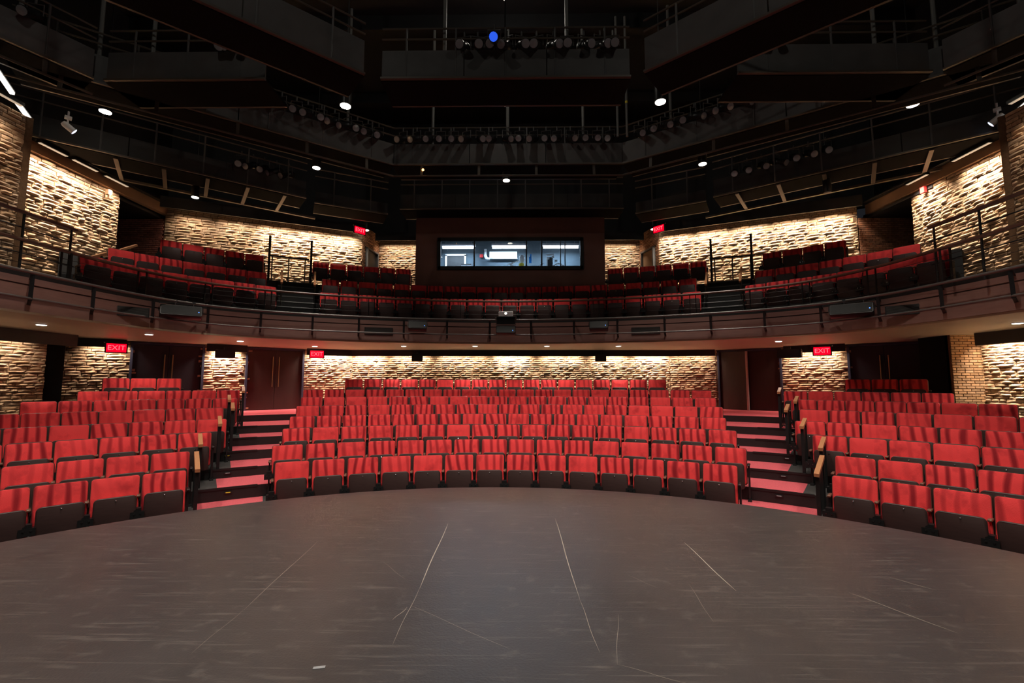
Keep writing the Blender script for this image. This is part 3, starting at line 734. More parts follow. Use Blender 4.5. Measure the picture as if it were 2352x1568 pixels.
# ------------------------------------------------------------------ upper walls
UL0, UL1 = (-10.85, 13.85), (-5.45, 16.4)
UR0, UR1 = (5.5, 16.4), (10.95, 14.0)
brickwall('wall_left_upper_rear', UL0, UL1, 5.2, 7.95, seed=11, fine=.5, course=.088, bl=(.15, .46))
brickwall('wall_right_upper_rear', UR0, UR1, 5.2, 7.95, seed=12, fine=.5, course=.088, bl=(.15, .46))
brickwall('wall_left_upper', (-10.9, 9.6), (-10.9, 12.25), 3.9, 7.45, seed=13, course=.088, bl=(.15, .46))
brickwall('wall_right_upper', (11.35, 12.5), (11.35, 9.85), 3.9, 7.45, seed=14, course=.088, bl=(.15, .46))
brickwall('wall_left_upper_near', (-10.35, 3), (-10.35, 9.25), 3.9, 7.9, seed=15, course=.088, bl=(.15, .46))
brickwall('wall_right_upper_near', (10.8, 9.45), (10.8, 3), 3.9, 7.9, seed=16, course=.088, bl=(.15, .46))
brickwall('wall_left_upper_jog', (-10.35, 9.25), (-10.95, 9.6), 3.9, 7.9, seed=17, rough=False, base=(.5, .33, .2))
brickwall('wall_right_upper_jog', (10.8, 9.45), (11.4, 9.85), 3.9, 7.9, seed=18, rough=False, base=(.5, .33, .2))
# recess returns
brickwall('wall_right_recess', (10.97, 14.0), (13.3, 14.0), 4.2, 7.3, seed=19, rough=False, base=(.55, .27, .16))
brickwall('wall_left_recess', (-13.2, 13.85), (-10.87, 13.85), 4.2, 7.3, seed=20, rough=False, base=(.60, .25, .19))
mb = MB(); mb.box((-13.1, 12, 6), (.1, 5, 5)); mb.box((13.2, 12, 6), (.1, 5, 5)); mb.box((-12.1, 12.9, 7.36), (2.2, 2.4, .08)); mb.box((12.4, 13.1, 7.36), (2.2, 2.6, .08))
struct(mb.build('wall_recess_dark', M['black']))
# plain tan beams along the top of the side walls
mb = MB()
mb.bar((-10.88, 9.5, 7.58), (-10.88, 13.95, 7.58), .16, .30); mb.bar((11.33, 9.75, 7.58), (11.33, 14.05, 7.58), .16, .30)
struct(mb.build('trim_4', M['plaster']))
mb = MB(); mb.bar((-10.78, 9.5, 7.75), (-10.78, 13.9, 7.75), .24, .05); mb.bar((11.23, 9.75, 7.75), (11.23, 14.0, 7.75), .24, .05)
for a_, b_, z_, o_ in ((UL0, UL1, 7.48, .62), (UR0, UR1, 7.48, .62), ((-5.2, 17.75), (-3.2, 17.75), 7.62, .62), ((3.2, 17.75), (5.15, 17.75), 7.62, .62)):
    p_, q_ = mid(a_, b_, 0.0, o_)[0], mid(a_, b_, 1.0, o_)[0]; band(mb, p_, q_, z_, z_ + .34, .06)
struct(mb.build('trim_5', M['black']))
# returns with the balcony doors, and the pieces of rear wall beside the booth
brickwall('wall_left_return', (-5.45, 16.4), (-5.25, 17.75), 5.2, 8.0, holes=((.25, 1.15, 5, 7.25),), seed=21, rough=False, base=(.36, .19, .11))
brickwall('wall_right_return', (5.5, 16.4), (5.15, 17.75), 5.2, 8.0, holes=((.25, 1.15, 5, 7.25),), seed=22, rough=False, base=(.36, .19, .11))
brickwall('wall_back_upper_left', (-5.25, 17.75), (-3.1, 17.75), 5.2, 8.0, seed=23, fine=.5)
brickwall('wall_back_upper_right', (3.1, 17.75), (5.2, 17.75), 5.2, 8.0, seed=24, fine=.5)
def single_door(name, a, b, s0, s1, z0, z1, leafm):
    a = Vector((*a, 0)); b = Vector((*b, 0)); d = (b - a).normalized(); rz = atan2(d.y, d.x)
    t = empty(name, a + d * ((s0 + s1) / 2) + Vector((0, 0, z0)), rz, kind='structure'); w_ = s1 - s0; h = z1 - z0
    mb = MB()
    for x in (-w_ / 2 + .03, w_ / 2 - .03): mb.box((x, 0, h / 2), (.06, .22, h))
    mb.box((0, 0, h - .03), (w_, .22, .06)); mb.build('door_frame', M['steel'], t)
    mb = MB(); mb.box((0, 0, h / 2 - .03), (w_ - .12, .05, h - .07)); mb.build('door_leaf', leafm, t)
single_door('door_5', (-5.45, 16.4), (-5.25, 17.75), .25, 1.15, 5.33, 7.22, M['black'])
single_door('door_6', (5.5, 16.4), (5.15, 17.75), .25, 1.15, 5.33, 7.22, M['plaster'])

# ------------------------------------------------------------------ control booth
BX0, BX1, BY = -3.3, 3.38, 15.72
WX0, WX1, WZ0, WZ1 = -2.50, 2.60, 6.17, 7.20
mb = MB(); zt = 8.0
mb.box(((BX0 + WX0) / 2, BY + .1, 6.3), (WX0 - BX0, .2, 2 * (zt - 6.3))); mb.box(((BX1 + WX1) / 2, BY + .1, 6.3), (BX1 - WX1, .2, 2 * (zt - 6.3)))
mb.box(((WX0 + WX1) / 2, BY + .1, (zt + WZ1) / 2), (WX1 - WX0, .2, zt - WZ1)); mb.box(((WX0 + WX1) / 2, BY + .1, (4.64 + WZ0) / 2), (WX1 - WX0, .2, WZ0 - 4.64))
for x in (BX0 + .05, BX1 - .05): mb.box((x, BY + 1.9, 6.3), (.1, 3.4, 3.3))
mb.box(((BX0 + BX1) / 2, BY + 1.9, zt - .03), (BX1 - BX0, 3.4, .06))
struct(mb.build('wall_booth_front', M['booth']))
mb = MB()
mb.box((.04, BY + 2.55, 7.0), (6.5, .08, 2.1)); mb.box((WX0 - .35, BY + 1.4, 7.0), (.06, 2.3, 2.1)); mb.box((WX1 + .35, BY + 1.4, 7.0), (.06, 2.3, 2.1))
struct(mb.build('wall_booth_inner', M['boothwall']))
mb = MB(); mb.box((.04, BY + 1.4, 8.08), (6.4, 2.4, .06)); struct(mb.build('ceiling_booth', M['boothwall']))
mb = MB(); mb.box((.04, BY + 1.4, 5.3), (6.4, 2.4, .06)); struct(mb.build('floor_booth', M['black']))
def bpt(px, py, dy):
    """place inside the booth, dy metres behind the window, for a bearing measured at the window plane"""
    k = (BY + dy) / BY; xa = WX0 + (px - 1003) * .01536; za = WZ0 + (613 - py) * .01431
    return Vector((.3465 + (xa - .3465) * k, BY + dy, 2.157 + (za - 2.157) * k))
win = empty('window_1', ((WX0 + WX1) / 2, BY, WZ0), 0, kind='structure')
ww, wh = WX1 - WX0, WZ1 - WZ0
mb = MB()
for x in (-ww / 2 + .03, ww / 2 - .03): mb.box((x, 0, wh / 2), (.12, .1, wh + .1))
mb.box((0, 0, .0), (ww, .1, .12)); mb.box((0, 0, wh), (ww, .1, .12)); mb.build('window_frame', M['black'], win)
MUL = [-1.22, 0.62, 1.16, 1.82, 1.98]
for x in MUL:
    mb = MB(); mb.box((x - (WX0 + WX1) / 2, 0, wh / 2), (.05 if x < 1.5 else .03, .06, wh)); mb.build('mullion', M['black'], win)
xs_ = [WX0] + MUL + [WX1]
for a, b in zip(xs_, xs_[1:]):
    mb = MB(); mb.box(((a + b) / 2 - (WX0 + WX1) / 2, .01, wh / 2), (b - a - .03, .008, wh - .1)); mb.build('pane', M['glass'], win)
for i, (px, w_, where) in enumerate(((1050, 1.28, 'left'), (1167, 1.35, 'middle'), (1285, 1.38, 'right'))):
    c = bpt(px, 561, 1.9)
    t = empty('tube_light', c, 0, 'glowing fluorescent tube light behind the %s of the control booth window' % where, 'light', 'tube lights in the control booth')
    mb = MB(); mb.tube([(-w_ / 2, 0, 0), (w_ / 2, 0, 0)], .05, 10); mb.build('tube', M['tube'], t, True)
    mb = MB(); mb.box((0, .02, .10), (w_ + .06, .12, .08)); mb.build('housing', M['white'], t)
    for x in (-w_ / 2.5, w_ / 2.5): mb = MB(); mb.tube([(x, .02, .14), (x, .02, 8.05 - c.z)], .008, 5); mb.build('suspension_rod', M['greyplastic'], t)
    area('tube_glow', (c.x, c.y, c.z - .08), 60, (.66, .84, 1), w_, .1, (c.x, c.y + .2, 5), t, (1, 0, 0))
mb = MB(); mb.box((0, 0, 0), (4.6, .75, .05)); mb.box((0, -.3, -.45), (4.6, .05, .85)); o = mb.build('desk', M['white'], loc=(.0, BY + .62, 6.20)); tag(o, 'long control desk running just behind the booth window', 'desk')
DZ = 6.225
c = bpt(1153, 580, 2.4); t = empty('whiteboard', c, 0, 'bright white panel on the booth back wall behind the middle pane', 'panel')
mb = MB(); mb.box((0, 0, 0), (1.12, .05, .26)); mb.build('board', M['paper'], t); mb = MB(); mb.box((0, -.02, -.16), (1.16, .08, .04)); mb.build('frame', M['greyplastic'], t)
mb = MB(); mb.tube([bpt(1112, 566, 2.3), bpt(1112, 582, 2.3), bpt(1114, 588, 2.3), bpt(1118, 590, 2.3), bpt(1122, 590, 2.3)], .06, 12)
tag(mb.build('air_duct', M['white'], None, True), 'white bent pipe beside the bright panel inside the booth', 'pipe')
mb = MB(); mb.box(bpt(1103, 583, 2.42), (.14, .08, .13)); tag(mb.build('alarm_box', M['reda']), 'small red box on the booth wall left of the white pipe', 'alarm')
c = bpt(1044, 613, 2.46); t = empty('inner_window', c, 0, 'pale framed dark opening on the left of the booth back wall', 'window')
mb = MB()
for x in (-.40, .38): mb.box((x, 0, .26), (.07, .06, .58))
mb.box((-.01, 0, .54), (.85, .06, .07)); mb.build('frame', M['white'], t); mb = MB(); mb.box((-.01, .02, .25), (.74, .03, .52)); mb.build('pane', M['black'], t)
c = bpt(1068, 605, .55); t = empty('desk_lamp', (c.x, c.y, DZ), 0, 'white desk lamp with a flat head behind the left pane', 'lamp'); hz = c.z - DZ
mb = MB(); mb.lathe([(.09, 0), (.09, .02), (.02, .03)], 12); mb.build('base', M['white'], t); mb = MB(); mb.tube([(0, 0, .02), (.0, 0, hz)], .012, 6); mb.build('arm', M['white'], t)
mb = MB(); mb.box((0, 0, hz), (.38, .12, .05)); mb.build('lamp_head', M['white'], t)
c = bpt(1196, 581, .55); t = empty('coffee_maker', (c.x, c.y, DZ), 0, 'tall white appliance on the desk beside the second mullion', 'appliance'); hz = c.z - DZ
mb = MB(); mb.lathe([(.10, 0), (.10, .15 * hz), (.05, .25 * hz), (.06, .5 * hz), (.1, .62 * hz), (.1, .85 * hz), (.05, hz)], 14); mb.build('body', M['white'], t, True)
mb = MB(); mb.lathe([(.10, 0), (.10, .2), (.06, .22)], 14, mat=Matrix.Translation((-.02, -.16, .0))); mb.build('jug', M['yell'], t, True)
t = empty('gooseneck_lamp', (c.x - .3, c.y + .05, DZ), 0, 'pale tangle of gooseneck arms on the desk left of the white appliance', 'lamp')
for q in range(3):
    mb = MB(); mb.tube([(0, 0, 0), (-.03 - .06 * q, 0, .15 + .05 * q), (-.12 + .12 * q, 0, .27 + .04 * q), (-.22 + .2 * q, -.02, .22 + .06 * q)], .02, 6); mb.build('arm', M['white'], t, True)
c = bpt(1215, 593, 1.2); mb = MB(); mb.box(c, (.09, .03, .24)); mb.box(c + Vector((.02, 0, .16)), (.05, .03, .12)); tag(mb.build('blue_cloth', M['bluec']), 'small bright blue cloth hanging behind the third pane', 'cloth')
c = bpt(1262, 592, .5); t = empty('monitor_cluster', (c.x, c.y, DZ), 0, 'cluster of silver monitors and small lamps on the desk behind the fourth pane', 'equipment'); hz = c.z - DZ
mb = MB(); mb.box((-.04, 0, hz * .6), (.2, .1, hz * 1.2), rz=.3); mb.build('cabinet', M['steel'], t)
mb = MB(); mb.box((.03, 0, hz + .17), (.28, .12, .03), mat=Matrix.Rotation(-.1, 4, 'Y')); mb.build('lamp_head', M['white'], t)
for q, (x, z) in enumerate(((-.1, .02), (.07, .07), (.18, -.08))):
    mb = MB(); mb.lathe([(.0, -.05), (.04, -.035), (.05, 0), (.04, .035), (.0, .05)], 10, mat=Matrix.Translation((x, -.1, hz + z))); mb.build('bulb', M['white'], t, True)
c = bpt(1279, 607, .45); t = empty('headphones', (c.x, c.y, DZ), 0, 'white headphones lying on the desk behind the fourth pane', 'headphones')
mb = MB(); mb.tube([(.17 * cos(a), 0, .06 + .15 * sin(a)) for a in [pi * k / 10 for k in range(11)]], .022, 6); mb.build('headband', M['white'], t, True)
for x in (-.17, .17): mb = MB(); mb.lathe([(.07, -.04), (.085, 0), (.07, .04)], 12, mat=Matrix.Translation((x, 0, .085)) @ Matrix.Rotation(pi / 2, 4, 'Y')); mb.build('ear_cup', M['white'], t, True)
c = bpt(1234, 612, .4); mb = MB(); mb.tube([(c.x + .18 * (1 - cos(a)), c.y, DZ + .2 * sin(a)) for a in [pi / 2 * k / 8 for k in range(9)]], .012, 6)
tag(mb.build('cable_loop', M['white'], None, True), 'thin white curved cable on the desk left of the silver monitors', 'cable')

# ------------------------------------------------------------------ dark shell above
mb = MB()
UPP = [(-11.3, -3), (-11.3, 14.4), (-5.9, 17.9), (5.9, 17.9), (11.9, 14.4), (11.9, -3)]
for a, b in zip(UPP, UPP[1:]): band(mb, a, b, 7.86, 13.0, .2)
for a, b in zip(UPP, UPP[1:]): band(mb, a, b, -.5, 7.9, .06) if False else None
struct(mb.build('wall_upper_black', M['black']))
mb = MB(); mb.box((0, 7, 13.0), (26, 26, .2))
for y in (-1.5, 2, 5.5, 9, 12.5, 16): mb.box((0, y, 12.7), (24, .18, .5))
struct(mb.build('ceiling', M['black']))
mb = MB()
for sg, X in ((-1, -13.3), (1, 13.5)): mb.box((X, 6, 4), (.1, 22, 9))
mb.box((0, 19.5, 5), (26, .1, 10)); mb.box((0, -7.2, 6.5), (27, .1, 13.5)); struct(mb.build('wall_outer_black', M['black']))

# ------------------------------------------------------------------ catwalks
ZC = 8.3
def catwalk(name, p, q, label, plate=.6, width=.85, outward=1, lower=True, posts=5, rails=(.85, 1.08), hang=True, ticks=True, z=ZC, plates=True, pm='steel'):
    p = Vector((*p, 0)); q = Vector((*q, 0)); d = (q - p).normalized(); L = (q - p).length
    nn = Vector((-d.y, d.x, 0))
    if nn.dot(p - Vector((0, 2, 0))) < 0: nn = -nn
    nn *= outward
    t = empty('catwalk', p + Vector((0, 0, z)), 0, label, 'catwalk')
    o0 = -(p + Vector((0, 0, z)))
    def W_(s, o, h): return p + d * s + nn * o + Vector((0, 0, z + h)) + o0
    mb = MB(); mb.bar(W_(0, width / 2, -.03), W_(L, width / 2, -.03), width, .05); mb.build('deck', M['deckm'], t)
    if plates:
        mb = MB(); k = max(1, round(L / 1.9))
        for i in range(k): mb.bar(W_(L * i / k + .012, 0, plate / 2), W_(L * (i + 1) / k - .012, 0, plate / 2), .02, plate)
        mb.build('face_plate', M[pm], t)
    mb = MB(); mb.bar(W_(0, -.03, -.02), W_(L, -.03, -.02), .08, .04); mb.bar(W_(0, width, -.02), W_(L, width, -.02), .05, .08); mb.build('edge_angle', M['pipe'], t)
    for h in rails:
        mb = MB(); mb.tube([W_(0, 0, h), W_(L, 0, h)], .02, 6); mb.build('rail_pipe', M['pipe'], t)
    for i in range(posts):
        s = L * (i + .5) / posts
        mb = MB(); mb.tube([W_(s, 0, 0), W_(s, 0, max(rails))], .022, 6); mb.build('post', M['steel'], t)
    if hang:
        for i in range(max(2, posts // 2)):
            s = L * (i + .5) / max(2, posts // 2)
            mb = MB(); mb.tube([W_(s, .12, 0), W_(s, .12, 12.5 - z)], .04, 8); mb.build('hanger', M['post'], t)
    if lower:
        mb = MB(); mb.tube([W_(0, -.05, -.36), W_(L, -.05, -.36)], .026, 8); mb.build('lower_pipe', M['pipe'], t)
        if ticks:
            k = max(1, round(L / 1.6))
            for i in range(k):
                s = L * (i + .5) / k
                mb = MB(); mb.bar(W_(s, .0, -.02), W_(s, -.05, -.37), .07, .02); mb.build('drop_bracket', M['pipe'], t)
    return t, W_, L
cats = {}
cats['mc'] = catwalk('catwalk', (-3.2, 12.35), (3.27, 12.35), 'dark catwalk running straight across in front of the booth', posts=6)
cats['ml'] = catwalk('catwalk', (-9.4, 8.0), (-3.2, 12.35), 'dark catwalk slanting from the left side to the central catwalk', posts=6)
cats['mr'] = catwalk('catwalk', (3.27, 12.35), (9.9, 8.0), 'dark catwalk slanting from the central catwalk to the right side', posts=6)
cats['uc'] = catwalk('catwalk', (-2.45, 8.7), (2.6, 8.7), 'nearest straight catwalk high up in the middle', posts=5, lower=False)
cats['ul'] = catwalk('catwalk', (-8.1, 8.68), (-4.8, 8.68), 'short grey catwalk wing high on the left', posts=3, lower=False)
cats['ur'] = catwalk('catwalk', (4.7, 8.62), (8.5, 8.62), 'short grey catwalk wing high on the right', posts=3, lower=False)
cats['dl'] = catwalk('catwalk', (-7.6, 4.4), (-2.75, 8.55), 'big near catwalk slanting down from the top left corner', posts=5, lower=False, plate=.7)
cats['dr'] = catwalk('catwalk', (2.85, 8.55), (7.9, 4.4), 'big near catwalk slanting down from the top right corner', posts=5, lower=False, plate=.7)
cats['ll'] = catwalk('catwalk', (-11.0, 9.45), (-6.1, 13.25), 'gallery walkway along the left brick wall, upper part', posts=6, z=7.72, plate=.5, hang=False, lower=False, pm='steeld')
cats['lr'] = catwalk('catwalk', (6.2, 13.3), (11.4, 9.45), 'gallery walkway along the right brick wall, upper part', posts=6, z=7.72, plate=.5, hang=False, lower=False, pm='steeld')
cats['ll2'] = catwalk('catwalk', (-6.0, 13.6), (-4.0, 14.6), 'short gallery walkway over the left balcony door', posts=2, z=7.72, plate=.35, hang=False, lower=False, pm='steeld')
cats['lr2'] = catwalk('catwalk', (4.2, 14.6), (6.1, 13.6), 'short gallery walkway over the right balcony door', posts=2, z=7.72, plate=.35, hang=False, lower=False, pm='steeld')
cats['bc'] = catwalk('catwalk', (-3.7, 15.0), (3.9, 15.0), 'dark railed walkway directly above the control booth', posts=8, z=8.05, plate=.5, hang=False, lower=False, pm='steeld')
cats['nl'] = catwalk('catwalk', (-10.4, 5.0), (-8.3, 8.6), 'dark catwalk at the far upper left edge', posts=3, plate=.6)
cats['nr'] = catwalk('catwalk', (8.7, 8.55), (10.9, 5.0), 'dark catwalk at the far upper right edge', posts=3, plate=.6)
# cross beams lit from the walls between gallery and wall
for sg, side, P0, P1 in ((-1, 'left', Vector((-9.9, 10.4)), Vector((-6.1, 13.25))), (1, 'right', Vector((10.45, 10.2)), Vector((6.2, 13.3)))):
    d = (P1 - P0).normalized(); nn = Vector((-d.y, d.x)) * (1 if sg < 0 else -1)
    for i in range(5):
        a = P0 + (P1 - P0) * (i + .4) / 5
        mb = MB(); mb.bar((a.x, a.y, 7.66), (a.x + nn.x * 1.5, a.y + nn.y * 1.5, 7.66), .09, .05)
        tag(mb.build('cross_beam', M['pipe']), 'short steel cross beam under the %s gallery, %s from the stage end' % (side, ORD[i]), 'beam', 'cross beams under the %s gallery' % side)
    a = P0 + nn * 1.5; b = P1 + nn * 1.5 + d * .6
    mb = MB(); mb.bar((a.x, a.y, 7.66), (b.x, b.y, 7.66), .09, .06)
    tag(mb.build('steel_beam', M['pipe']), 'long steel edge beam along the %s gallery next to the brick wall' % side, 'beam')

for x, lab in ((3.12, 'left one'), (3.38, 'right one')):
    t = empty('vertical_pipe', (x, 12.2, 9.0), 0, 'pale vertical pipe with yellow tape at the right catwalk corner, ' + lab, 'pipe', 'taped pipes')
    mb = MB(); mb.tube([(0, 0, 0), (0, 0, 3.6)], .035, 8); mb.build('tube', M['post'], t, True)
    mb = MB(); mb.lathe([(.038, .98), (.038, 1.05)], 10); mb.build('tape_band', M['yell'], t, True)
# stage lights on the catwalks
def make_light():
    t = empty('stage_light')
    R = Matrix.Rotation(rad(-62), 4, 'X')
    mb = MB(); mb.lathe([(.06, .22), (.10, .16), (.11, .02), (.085, -.02), (.085, -.26), (.095, -.28), (.095, -.34)], 12, mat=R); mb.build('body', M['blackm'], t, True)
    mb = MB(); mb.lathe([(.084, -.335), (.084, -.345), (.02, -.352)], 12, mat=R); mb.build('lens', M['glasslens'], t, True)
    mb = MB(); mb.tube([(-.13, 0, 0), (-.13, .0, .22), (.13, .0, .22), (.13, 0, 0)], .012, 5); mb.tube([(0, 0, .22), (0, 0, .34)], .02, 6); mb.build('yoke', M['steel'], t)
    return t
lt0 = make_light(); T_lt = capture(lt0); used = [0]
def put_light(p, rz, label, group, lens=None):
    if not used[0]:
        used[0] = 1; lt0.location = p; lt0.rotation_euler = (0, 0, rz); tag(lt0, label, 'spotlight', group); s = lt0
    else:
        s = dup(lt0, p, rz, label, group, T_lt); s['category'] = 'spotlight'
    return s
def light_row(key, n, s0, s1, z, off, name, group):
    t, W_, L = cats[key]; base = t.location
    for i in range(n):
        s = s0 + (s1 - s0) * (i + .5) / n + random.uniform(-.04, .04); p = W_(s, off, z) + Vector(base)
        rz = random.uniform(-.5, .5)
        put_light(p, rz, 'black stage spotlight, %s from left on the %s' % (ORD[i], name), group)
light_row('mc', 17, .1, 6.3, .72, -.06, 'straight catwalk before the booth', 'spotlights on the straight rear catwalk')
light_row('ml', 12, 3.6, 7.3, .70, -.06, 'slanting left rear catwalk', 'spotlights on the slanting left rear catwalk')
light_row('mr', 8, .3, 3.2, .70, -.06, 'slanting right rear catwalk', 'spotlights on the slanting right rear catwalk')
light_row('uc', 11, 1.5, 4.9, .72, .06, 'nearest straight catwalk', 'spotlights on the nearest straight catwalk')
light_row('ul', 4, 2.2, 3.3, .72, .06, 'short upper left wing', 'spotlights on the upper left wing')
light_row('ur', 3, .3, 1.0, .72, .06, 'short upper right wing', 'spotlights on the upper right wing')
light_row('nl', 4, .8, 3.6, .72, .0, 'far upper left catwalk', 'spotlights on the far upper left catwalk')
light_row('ll', 5, 4.3, 5.9, .62, .1, 'left wall gallery', 'spotlights on the left gallery')
light_row('lr', 7, .4, 3.0, .62, .1, 'right wall gallery', 'spotlights on the right gallery')
s = dup(lt0, Vector((-.14, 8.50, 8.95)), 0, 'stage spotlight with a glowing blue lens on the nearest straight catwalk', None, T_lt)
s['category'] = 'spotlight'; s['group'] = ''; del s['group']
for c in [c for c in COL.objects if c.parent == s and c.name.startswith('lens')]:
    c.data = c.data.copy(); c.data.materials[0] = M['blue']; c['label'] = 'glowing blue lens'
t = empty('amber_lamp', (-2.35, 12.3, 8.12), 0, 'tiny glowing amber lamp under the straight rear catwalk', 'lamp')
mb = MB(); mb.lathe([(.0, -.04), (.03, -.02), (.035, 0), (.02, .03), (0, .04)], 10); mb.build('bulb', emis('amber', (1, .45, .12), 6), t, True)
mb = MB(); mb.tube([(0, 0, .03), (0, 0, .16)], .012, 6); mb.build('holder', M['blackm'], t)

# ------------------------------------------------------------------ pendant house lamps
def pendant(p, label, power, top=12.5, r=.10, size=84, target=None, lensm='lens'):
    t = empty('pendant_lamp', p, 0, label, 'lamp', 'house lamps')
    mb = MB(); mb.lathe([(r * 1.05, 0), (r * 1.1, .05), (r * 1.1, .36), (r * .6, .42), (.02, .44)], 18); mb.build('lamp_shade', M['blackm'], t, True)
    mb = MB(); mb.lathe([(r * .6, .004), (r * .98, -.002), (r * .98, -.012), (r * .5, -.02)], 18); mb.build('lens', M[lensm], t, True)
    mb = MB(); mb.tube([(0, 0, .44), (0, 0, min(top - p[2], 3.0))], .014, 6); mb.build('stem', M['blackm'], t)
    if power:
        l = spot('house_light', (0, 0, -.03), power, WARMW, size, .5, None, t, .09)
    return t
PW = 440 * K_HOUSE
for (p, lab, k) in (((-9.09, 9.74, 8.3), 'black cylinder lamp glowing at the far left under the upper catwalk', .35), ((-3.52, 9.59, 8.3), 'black cylinder lamp glowing left of the middle under the nearest catwalk', 1),
                 ((.04, 9.54, 8.3), 'black cylinder lamp glowing in the middle under the nearest catwalk', 1), ((3.46, 9.53, 8.3), 'black cylinder lamp glowing right of the middle under the nearest catwalk', 1),
                 ((9.08, 9.7, 8.3), 'black cylinder lamp glowing at the far right under the upper catwalk', .35), ((-5.19, 11.9, 8.0), 'black cylinder lamp glowing under the slanting left rear catwalk', .5),
                 ((5.28, 11.8, 8.0), 'black cylinder lamp glowing under the slanting right rear catwalk', .5), ((-.01, 12.74, 8.0), 'black cylinder lamp glowing under the straight rear catwalk', .5),
                 ((-8.79, 12.3, 7.35), 'small black lamp glowing under the left gallery', .07), ((8.72, 12.05, 7.3), 'unlit small black lamp with a pale ring under the right gallery', 0)):
    pendant(p, lab, PW * k, r=.115 if p[2] > 8.2 else (.10 if p[2] > 7.9 else .09), lensm='lens' if k else 'greyplastic')
pendant((-5.25, 16.2, 7.72), 'small glowing lamp beside the exit sign over the left balcony door', 30, r=.09, top=8.3)
pendant((5.25, 16.2, 7.72), 'small glowing lamp beside the exit sign over the right balcony door', 30, r=.09, top=8.3)
# the same lamps continue over the stage, above and behind the photographer
for i, (x, y) in enumerate([(-7, 4.2), (-3.5, 4.2), (0, 4.0), (3.5, 4.2), (7, 4.2), (-5, 0), (0, -.5), (5, 0)]):
    t = empty('pendant_lamp', (x, y, 9.6), 0, 'black cylinder house lamp over the stage, out of the picture above', 'lamp', 'house lamps over the stage')
    mb = MB(); mb.lathe([(.11, 0), (.115, .36), (.02, .44)], 14); mb.build('lamp_shade', M['blackm'], t, True)
    spot('house_light', (0, 0, -.03), PW * (1.5 if y > 2 else 1.2), WARMW, 92 if y > 2 else 84, .35, None, t, .12).rotation_euler = (rad(13 if y > 2 else 22), 0, 0)

# dim fill lights near the roof, added to brighten the dark catwalk plates
for i, (x, y, lab) in enumerate(((-4.5, 3.2, 'left'), (4.5, 3.2, 'right'), (0, 10.4, 'middle'))):
    t = empty('roof_fill_light', (x, y, 11.6), 0, 'added dim fill light bulb near the black roof, %s one' % lab, 'lamp', 'added fill lights near the roof')
    mb = MB(); mb.lathe([(.05, .1), (.05, .2), (.01, .22)], 10); mb.tube([(0, 0, .2), (0, 0, .95)], .01, 5); mb.build('socket', M['blackm'], t)
    mb = MB(); mb.lathe([(.0, -.06), (.04, -.04), (.055, .0), (.04, .06), (.03, .1)], 12); mb.build('bulb', M['strip'], t, True)
    l = bpy.data.lights.new('roof_fill_glow', 'POINT'); l.energy = 75 if y < 8 else 45; l.color = (1, .93, .82); l.shadow_soft_size = .1
    o = bpy.data.objects.new('roof_fill_glow', l); COL.objects.link(o); o.parent = t; o.location = (0, 0, -.15)

# soffit downlights
for i, (x, y, k, lab) in enumerate([(-9.2, 8.9, 1.3, 'at the far left end'), (-8.52, 10.73, 1, 'second from the left end'), (-7.4, 12.5, 1, 'before the red-brown left door'), (-6.12, 14.3, 1.6, 'left of the long rear wall'),
                            (-3.27, 14.23, 1.6, 'over the left part of the last row'), (-1.02, 14.22, 1.6, 'left of the middle of the last row'), (1.23, 14.21, 1.6, 'right of the middle of the last row'),
                            (3.46, 14.2, 1.6, 'over the right part of the last row'), (7.48, 12.54, 1, 'before the open right door'), (9.82, 8.71, 1.3, 'at the far right end')]):
    t = empty('downlight', (x, y, 3.3), 0, 'small recessed downlight under the balcony, ' + lab, 'light', 'downlights under the balcony')
    mb = MB(); mb.lathe([(.095, -.012), (.095, 0), (.07, 0), (.07, -.012)], 16); mb.build('trim_ring', M['white'], t, True)
    mb = MB(); mb.lathe([(.078, -.0125), (.074, -.022)], 16); mb.build('lens', M['downl'], t)
    spot('downlight_beam', (0, 0, -.03), 62 * k * K_SOFFIT, WARMW, 118, .6, None, t, .06)

# ------------------------------------------------------------------ wall washers
def washer(a, b, z, aim, e, label, group, col=WARM, off=(0, 0), vis=False, sy=.06):
    """linear lamp from a to b (x, y) aimed at a point (dx, dy, dz) relative to its middle"""
    m_ = ((a[0] + b[0]) / 2 , (a[1] + b[1]) / 2, z); L = seglen(a, b)
    t = empty('wall_washer', m_, atan2(b[1] - a[1], b[0] - a[0]), label, 'light', group)
    mb = MB(); mb.box((0, 0, .05), (L, .10, .06)); mb.build('housing', M['blackm'], t)
    mb = MB(); mb.box((0, 0, .012), (L - .04, .07, .01)); mb.build('lens', M['stripd'], t)
    o = area('wash_light', (m_[0], m_[1], z), e, col, L, sy, (m_[0] + aim[0], m_[1] + aim[1], z + aim[2]), None, (b[0] - a[0], b[1] - a[1], 0), 88 if z > 7 else 120)
    mw = o.matrix_world.copy(); bpy.context.view_layer.update(); o.parent = t; o.matrix_parent_inverse = t.matrix_world.inverted(); o.matrix_world = mw
def wash_run(a, b, segs, z, off, tilt, label, group, ):
    for i, (s0, s1, e) in enumerate(segs):
        p, nn = mid(a, b, s0, off); q, _ = mid(a, b, s1, off)
        washer(p, q, z, (-nn.x * tilt, -nn.y * tilt, -1), e, label + ', ' + ORD[i] + ' from its left end', group)
KL = 42 * K_WASH_LOW
wash_run(W[2], W[3], [(.01, .10, KL * 1.25), (.13, .24, KL * .75), (.28, .42, KL * .8), (.45, .56, KL * 1.25), (.60, .72, KL * .8), (.76, .86, KL * .95), (.89, .99, KL * 1.2)], 3.22, .24, .32, 'hidden linear wall light over the long rear stone wall', 'wall lights over the long rear wall')
